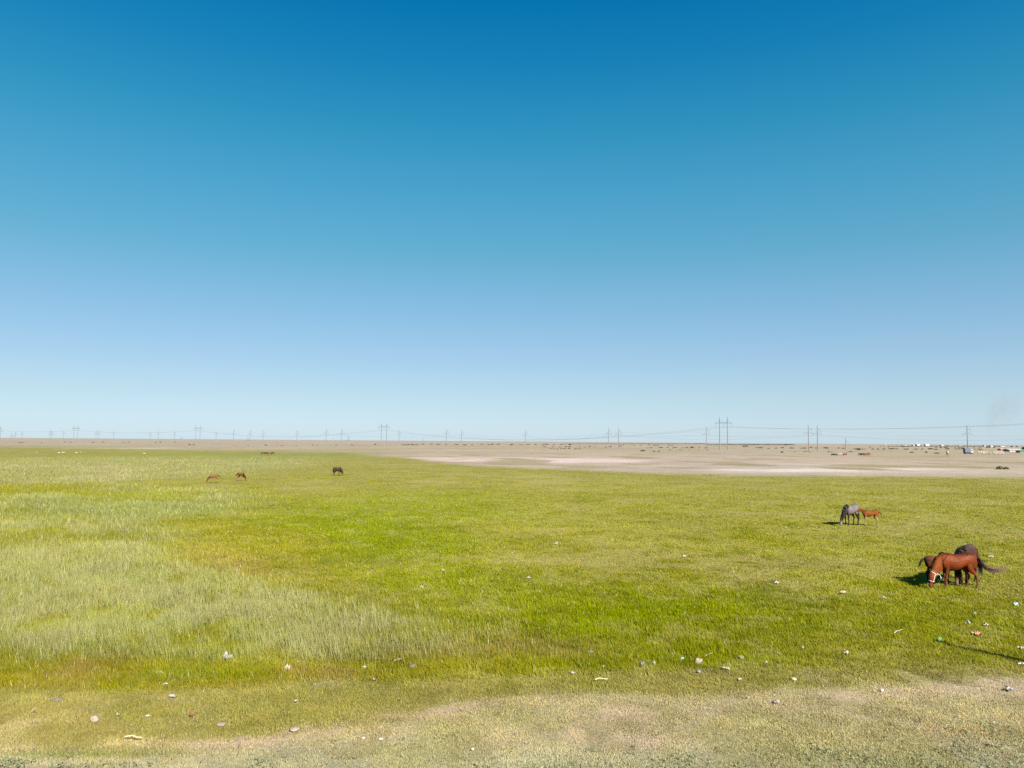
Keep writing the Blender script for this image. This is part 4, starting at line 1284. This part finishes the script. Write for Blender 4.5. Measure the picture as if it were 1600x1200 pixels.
# trailer
p = G(1513, 709.3); k = p.y / FPX
root = empty('trailer', (p.x, p.y, 0))
M_BLUE = wall_mat('blue_grey_panel', (.085, .10, .14)); M_CAB = wall_mat('pale_cab', (.28, .30, .31)); M_TYRE = new_mat('tyre', (.02, .02, .02), .8)
def rbox(x0, x1, y0, y1, z0, z1):
    def f(bm):
        box(bm, x0, x1, y0, y1, z0, z1)
        bmesh.ops.bevel(bm, geom=list(bm.edges), offset=.10, segments=2, affect='EDGES')
    return f
part('cargo_box', root, M_BLUE, rbox(-2.6, .9, -1.15, 1.15, .95, 3.5))
part('cab', root, M_CAB, rbox(.95, 2.5, -1.1, 1.1, .75, 2.9))
part('chassis', root, M_DARK, lambda bm: box(bm, -2.5, 2.4, -.9, .9, .55, .93))
part('window', root, M_DARK, lambda bm: box(bm, 1.3, 2.1, -1.13, -1.05, 1.8, 2.5))
for x in (-1.7, -.6, 1.7):
    for s in (-1, 1):
        w = part('wheel', root, M_TYRE, lambda bm, x=x, s=s: tube(bm, (x, s * .85, .45), (x, s * 1.12, .45), .45, .45, 16))
        part('rim', w, M_STEEL, lambda bm, x=x, s=s: tube(bm, (x, s * 1.1, .45), (x, s * 1.14, .45), .2, .2, 12))
root.scale = (1, 1, 1)
tag(root, 'blue-grey box trailer with pale cab on dark wheels under the power pole', 'trailer')

# ------------------------------------------------------------------ litter and stones
def lump(seed, sx, sy, sz, rough=.35, sub=3, flat=True):
    bm = bmesh.new()
    bmesh.ops.create_icosphere(bm, subdivisions=sub, radius=.5)
    r = random.Random(seed)
    ph = [Vector((r.uniform(-1, 1), r.uniform(-1, 1), r.uniform(-1, 1))).normalized() for _ in range(9)]
    am = [r.uniform(-.3, .3) * rough for _ in ph]
    fr = [r.uniform(2, 7) for _ in ph]
    for v in bm.verts:
        d = v.co.normalized()
        f = 1 + sum(a_ * math.sin(fq * d.dot(p_) + i) for i, (a_, fq, p_) in enumerate(zip(am, fr, ph)))
        v.co = Vector((v.co.x * sx * f, v.co.y * sy * f, v.co.z * sz * f + sz * .32))
        if flat and v.co.z < 0: v.co.z *= .3
    me = bpy.data.meshes.new('lump'); bm.to_mesh(me); bm.free()
    return me
def crumple(seed, sx, sy, sz, n=9):
    """a torn crumpled sheet of plastic or paper with thickness"""
    r = random.Random(seed)
    bm = bmesh.new()
    bmesh.ops.create_grid(bm, x_segments=n, y_segments=n, size=.5)
    a0 = [r.uniform(3, 9) for _ in range(6)]
    for v in bm.verts:
        x, y = v.co.x, v.co.y
        edge = 1 + .28 * math.sin(5 * math.atan2(y, x) + a0[0]) + .12 * math.sin(11 * math.atan2(y, x) + a0[1])
        z = (math.sin(a0[2] * x + 1) * math.cos(a0[3] * y) + .6 * math.sin(a0[4] * (x + y)) + r.uniform(-.45, .45)) * .5
        v.co = Vector((x * sx * edge, y * sy * edge, abs(z) * sz + .01 + sz * .35 * max(0, 1 - (x * x + y * y) * 5)))
    g = bmesh.ops.solidify(bm, geom=list(bm.faces), thickness=.006)
    me = bpy.data.meshes.new('crumple'); bm.to_mesh(me); bm.free()
    return me
M_ = {}
def lmat(key, c, rough=.6, spec=.4):
    if key not in M_: M_[key] = new_mat(key, c, rough, spec, noise=.15, scale=12, bump=.3)
    return M_[key]
WH = lmat('white_plastic', (.32, .31, .30), .7); GW = lmat('dirty_white_plastic', (.24, .23, .225), .7); BW = lmat('bluish_plastic', (.36, .48, .54), .5)
PA = lmat('stained_paper', (.36, .30, .23), .8); OR = lmat('orange_wrapper', (.50, .20, .11), .6); GN = lmat('green_plastic', (.13, .30, .15), .6); ST = lmat('beige_stone', (.23, .18, .14), .9)
RB = lmat('rust_red_scrap', (.17, .07, .045), .8); BR = lmat('dark_brown_root', (.12, .09, .065), .9); CY = lmat('cyan_plastic', (.25, .44, .47), .5); BN = lmat('pale_straw', (.42, .37, .24), .8); GS = lmat('grey_stone', (.17, .155, .14), .9)
# px, py, kind, width px, height px, material, label, category, name
LIT = [
 (692, 893.5, 'c', 8, 7, GW, 'crumpled whitish bag standing in the meadow left of the middle', 'litter', 'plastic_bag'),
 (658.5, 919.5, 'c', 9, 5, GW, 'pale crumpled bag lying lower left of the standing whitish bag', 'litter', 'plastic_bag'),
 (826, 904, 'c', 10, 3, WH, 'flat white scrap alone in the green meadow, left of the middle', 'litter', 'paper_scrap'),
 (869.5, 850.5, 'c', 7, 3.5, WH, 'small white scrap far out in the middle of the meadow', 'litter', 'paper_scrap'),
 (1069, 871, 'c', 7, 4, WH, 'small bright white bag in the meadow right of the middle', 'litter', 'plastic_bag'),
 (1147, 895, 'c', 4, 2, WH, 'tiny white scrap between the bright white bag and the long flat one', 'litter', 'paper_scrap'),
 (1213.5, 912, 'c', 11, 4, WH, 'long flat white scrap below left of the grey mare', 'litter', 'paper_scrap'),
 (1188, 766.5, 'c', 4, 2.6, WH, 'white speck of a bag far out near the salt flat', 'litter', 'plastic_bag'),
 (1228.5, 825.5, 'c', 4.5, 2.6, WH, 'white speck of a bag left of the grey mare', 'litter', 'plastic_bag'),
 (1381, 936.5, 'c', 9, 5, WH, 'white bag below left of the haltered mare', 'litter', 'plastic_bag'),
 (1317.5, 927, 'c', 12, 4, PA, 'pinkish beige sheet of paper left of the white bag by the haltered mare', 'litter', 'paper_scrap'),
 (1587.5, 947, 'c', 9, 6, BW, 'light blue bag at the right edge right of the haltered mare', 'litter', 'plastic_bag'),
 (1548, 871.5, 'c', 11, 4, WH, 'white strip lying right of the dark mare rump', 'litter', 'paper_scrap'),
 (1536.5, 910, 'c', 3, 2.4, WH, 'tiny white scrap by the hind hooves of the haltered mare', 'litter', 'paper_scrap'),
 (1523.5, 961, 'c', 6, 4.5, GW, 'grey crumpled paper below the haltered mare, uppermost of four pieces', 'litter', 'paper_scrap'),
 (1512.5, 976, 'c', 9, 8, WH, 'torn white paper with raised corners left of the pale folded paper', 'litter', 'paper_scrap'),
 (1541.5, 978, 'c', 11, 4, PA, 'pale folded paper right of the torn white one', 'litter', 'paper_scrap'),
 (1526, 993, 'c', 17, 6, OR, 'orange and white wrapper lying above the pole shadow', 'litter', 'food_wrapper'),
 (1468, 1003.5, 's', 8, 8, GN, 'light green ball at the tip of the pole shadow', 'litter', 'plastic_ball'),
 (1404, 993, 'stick', 15, 4, PA, 'pale weathered stick left of the green ball', 'stick', 'stick'),
 (1323, 1023, 'c', 10, 5.5, WH, 'white and black crushed cup right on the edge of the short grass', 'litter', 'crushed_cup'),
 (1596, 1014.5, 'c', 12, 4, PA, 'pale paper at the right edge above the pole shadow', 'litter', 'paper_scrap'),
 (1597, 1040, 'c', 13, 4, PA, 'crumpled pale paper at the right edge below the pole shadow', 'litter', 'paper_scrap'),
 (355.5, 1032, 'c', 19, 17, GW, 'large dirty white bag at the front of the reeds', 'litter', 'plastic_bag'),
 (449.5, 1048, 'c', 14, 15, WH, 'white bag standing in the short grass right of the large dirty one', 'litter', 'plastic_bag'),
 (249, 1054, 'c', 13, 5, PA, 'pale flat rag left of the large dirty white bag', 'litter', 'rag'),
 (258, 1071.5, 'c', 9, 3, WH, 'white scrap on the short grass below the pale rag', 'litter', 'paper_scrap'),
 (269, 1090.5, 'c', 14, 4, GW, 'grey flattened plastic below the white scrap on the short grass', 'litter', 'plastic_scrap'),
 (570, 1045, 'c', 9, 4, GW, 'pale scrap at the grass edge left of the dark root clump', 'litter', 'paper_scrap'),
 (924, 1022, 'c', 13, 6, GW, 'whitish rag with a stick across it at the edge of the bright green grass', 'litter', 'rag'),
 (1004, 1040, 'c', 14, 9, GS, 'greyish pointed slab leaning left of the white cup', 'stone', 'stone'),
 (1021.5, 1038.5, 'c', 8, 7, WH, 'small white cup right of the greyish slab', 'litter', 'crushed_cup'),
 (1066, 1031.5, 's', 6, 6, CY, 'pale cyan bottle cap shaped scrap left of the big beige stone', 'litter', 'plastic_scrap'),
 (1091, 1037, 'r', 16, 13, ST, 'big beige rounded stone at the edge of the bright grass', 'stone', 'stone'),
 (1107, 1030.5, 'stick', 14, 4, ST, 'beige stick leaning right of the big beige stone', 'stick', 'stick'),
 (1092, 1050.5, 'r', 9, 4, GS, 'dark grey flat stone below the big beige stone', 'stone', 'stone'),
 (1135.5, 1047.5, 'c', 14, 5, PA, 'cream scrap with dark end right below the big beige stone', 'litter', 'paper_scrap'),
 (1157.5, 1028, 'r', 14, 5, ST, 'flat beige stone right of the big rounded one', 'stone', 'stone'),
 (1197, 1037.5, 'c', 8, 3.4, WH, 'white scrap right of the flat beige stone', 'litter', 'paper_scrap'),
 (943, 1044, 'c', 4, 6, WH, 'thin upright white scrap below the whitish rag', 'litter', 'paper_scrap'),
 (895, 1053, 'r', 9, 6, ST, 'small pinkish stone left of the thin upright scrap', 'stone', 'stone'),
 (1156, 1064, 'c', 9, 4, WH, 'torn white scrap on the dry turf edge below the cream scrap', 'litter', 'paper_scrap'),
 (1241, 1062, 'r', 11, 4, PA, 'flat buff stone on the dry turf edge right of the torn white scrap', 'stone', 'stone'),
 (1169, 1091, 'r', 5, 4, ST, 'little dark-sided pebble on the dry turf, above the pinkish stone', 'stone', 'stone'),
 (1214, 1098, 'r', 12, 6, ST, 'pinkish stone with a dark left side on the dry turf', 'stone', 'stone'),
 (1378, 1080, 'r', 7, 5, PA, 'pale pebble alone in the middle of the right dry turf', 'stone', 'stone'),
 (1577, 1079, 'c', 17, 5, GW, 'grey and white torn wrapper on the dry turf at the right', 'litter', 'food_wrapper'),
 (1554, 1132, 'c', 6, 3, WH, 'small white scrap on the brownish patch at the lower right', 'litter', 'paper_scrap'),
 (645, 1044, 'r', 13, 9, BR, 'dark brown root clump at the foot of the green fringe', 'root', 'root_clump'),
 (622, 1038, 'stick', 16, 5, BN, 'pale bent stalk left of the dark root clump', 'stick', 'stick'),
 (148, 1127, 'r', 12, 12, ST, 'rounded beige stone in the lower left beside the bare earth', 'stone', 'stone'),
 (183.5, 1120, 'c', 6, 8, GW, 'translucent grey scrap between the rounded stone and the white scrap', 'litter', 'plastic_scrap'),
 (230, 1122, 'c', 7, 4, WH, 'bright white scrap right of the rounded beige stone', 'litter', 'paper_scrap'),
 (299, 1121, 'c', 11, 10, RB, 'rust red scrap of sheet in the short grass, lower left', 'litter', 'metal_scrap'),
 (206, 1159, 'stick', 30, 2.5, BN, 'long pale straw stalk lying on the dry turf at the lower left', 'stick', 'stick'),
 (55, 1117, 'stick', 14, 9, BN, 'pale stalk leaning in the short grass at the far lower left', 'stick', 'stick'),
 (463, 1098, 'c', 5, 4, WH, 'small white scrap in the short grass left of the middle', 'litter', 'paper_scrap'),
 (584, 1064, 'c', 4, 4, WH, 'tiny white scrap above the middle of the short grass strip', 'litter', 'paper_scrap'),
 (568, 1154, 'r', 6, 4, PA, 'left one of two pale pebbles on the dry turf in the middle', 'stone', 'stone'),
 (595, 1155, 'r', 9, 3, PA, 'right one of two pale pebbles on the dry turf in the middle', 'stone', 'stone'),
 (738, 1172, 'r', 6, 4, PA, 'white pebble on the dry turf nearest the bottom edge', 'stone', 'stone'),
 (345, 1133, 'r', 15, 4, ST, 'flat pinkish clod on the bare earth lip, left of two', 'clod', 'earth_clod'),
 (460, 1141, 'r', 17, 6, ST, 'flat pinkish clod on the bare earth lip, right of two', 'clod', 'earth_clod'),
 (90, 1094, 'r', 16, 4, BR, 'brown dung-like clod in the short grass at the lower left', 'clod', 'earth_clod'),
 (940, 1066, 'stick', 24, 1.8, BN, 'long pale straw stalk at the edge of the dry turf in the middle', 'stick', 'stick'),
 (1237, 1016, 'r', 5, 3, BR, 'small dark clod in the green grass left of the crushed cup', 'clod', 'earth_clod'),
 (1254, 1014.5, 'c', 6, 5, GW, 'grey upright scrap right of the small dark clod', 'litter', 'plastic_scrap'),
]
for i, (px, py, kd, w, h, mt, lb, cat, nm) in enumerate(LIT):
    p = G(px, py); k = (p - Vector((0, 0, CAM_H))).length / FPX
    W = w * k * (.56 if kd == 'c' else .8)
    Ht = max(.025, min(h * k * (.62 if kd == 'c' else .8), W * .9))
    if kd == 'c': me = crumple(i * 7 + 1, W * 1.0, W * .8, Ht * .95)
    elif kd == 'r': me = lump(i * 5 + 2, W, W * .85, Ht)
    elif kd == 's':
        me = lump(i, W, W, W * .95, rough=.03, sub=3, flat=False)
    else:
        bm = bmesh.new(); r = random.Random(i)
        z1 = .05 + (.10 if h > 3.5 else 0); q0 = Vector((-W / 2, 0, .04)); q3 = Vector((W / 2, r.uniform(-.1, .1), z1))
        pts = [q0, q0.lerp(q3, .35) + Vector((0, .02, .025)), q0.lerp(q3, .7) + Vector((0, -.02, .01)), q3]
        for j in range(3): tube(bm, pts[j], pts[j + 1], .014 - j * .002, .012 - j * .002, 6)
        me = bpy.data.meshes.new('stick'); bm.to_mesh(me); bm.free()
    o = link_mesh(nm, me, mt, None, kd in 'rs')
    lift = 0.03 if kd in 'c' else (.0 if kd == 'r' else .03)
    if kd == 's': lift = W * .2
    o.location = (p.x, p.y, lift); o.rotation_euler.z = rnd.uniform(0, 6.28) if kd in 'crs' else rnd.uniform(-.5, .5)
    tag(o, lb, cat)
# ------------------------------------------------------------------ smoke over the village
def smoke():
    c = ray_at(1566, 640, 900)
    bm = bmesh.new()
    bmesh.ops.create_icosphere(bm, subdivisions=3, radius=1)
    me = bpy.data.meshes.new('smoke'); bm.to_mesh(me); bm.free()
    m = bpy.data.materials.new('thin_smoke'); m.use_nodes = True
    t = m.node_tree
    for n in list(t.nodes): t.nodes.remove(n)
    out = t.nodes.new('ShaderNodeOutputMaterial'); pv = t.nodes.new('ShaderNodeVolumePrincipled')
    pv.inputs['Color'].default_value = (.42, .42, .44, 1); pv.inputs['Anisotropy'].default_value = 0
    co = t.nodes.new('ShaderNodeTexCoord'); ln = t.nodes.new('ShaderNodeVectorMath'); ln.operation = 'LENGTH'
    t.links.new(co.outputs['Object'], ln.inputs[0])
    fall = t.nodes.new('ShaderNodeMapRange'); fall.interpolation_type = 'SMOOTHSTEP'
    fall.inputs[1].default_value = 1.0; fall.inputs[2].default_value = .1; fall.inputs[3].default_value = 0; fall.inputs[4].default_value = 1
    t.links.new(ln.outputs['Value'], fall.inputs[0])
    nz = t.nodes.new('ShaderNodeTexNoise'); nz.inputs['Scale'].default_value = 2.2; nz.inputs['Detail'].default_value = 3
    t.links.new(co.outputs['Object'], nz.inputs['Vector'])
    nr = t.nodes.new('ShaderNodeMapRange'); nr.inputs[1].default_value = .42; nr.inputs[2].default_value = .7; nr.inputs[3].default_value = .05; nr.inputs[4].default_value = 1
    t.links.new(nz.outputs['Fac'], nr.inputs[0])
    q = t.nodes.new('ShaderNodeMath'); q.operation = 'MULTIPLY'; t.links.new(fall.outputs[0], q.inputs[0]); t.links.new(nr.outputs[0], q.inputs[1])
    q2 = t.nodes.new('ShaderNodeMath'); q2.operation = 'MULTIPLY'; t.links.new(q.outputs[0], q2.inputs[0]); q2.inputs[1].default_value = SMOKE_D
    t.links.new(q2.outputs[0], pv.inputs['Density']); t.links.new(pv.outputs[0], out.inputs['Volume'])
    o = link_mesh('smoke', me, m)
    o.location = c; o.scale = (24, 20, 42); o.rotation_euler = (0, R(28), 0)
    tag(o, 'faint grey smoke drifting up over the far village at the right', 'smoke', kind='stuff')
SMOKE_D = .03
smoke()
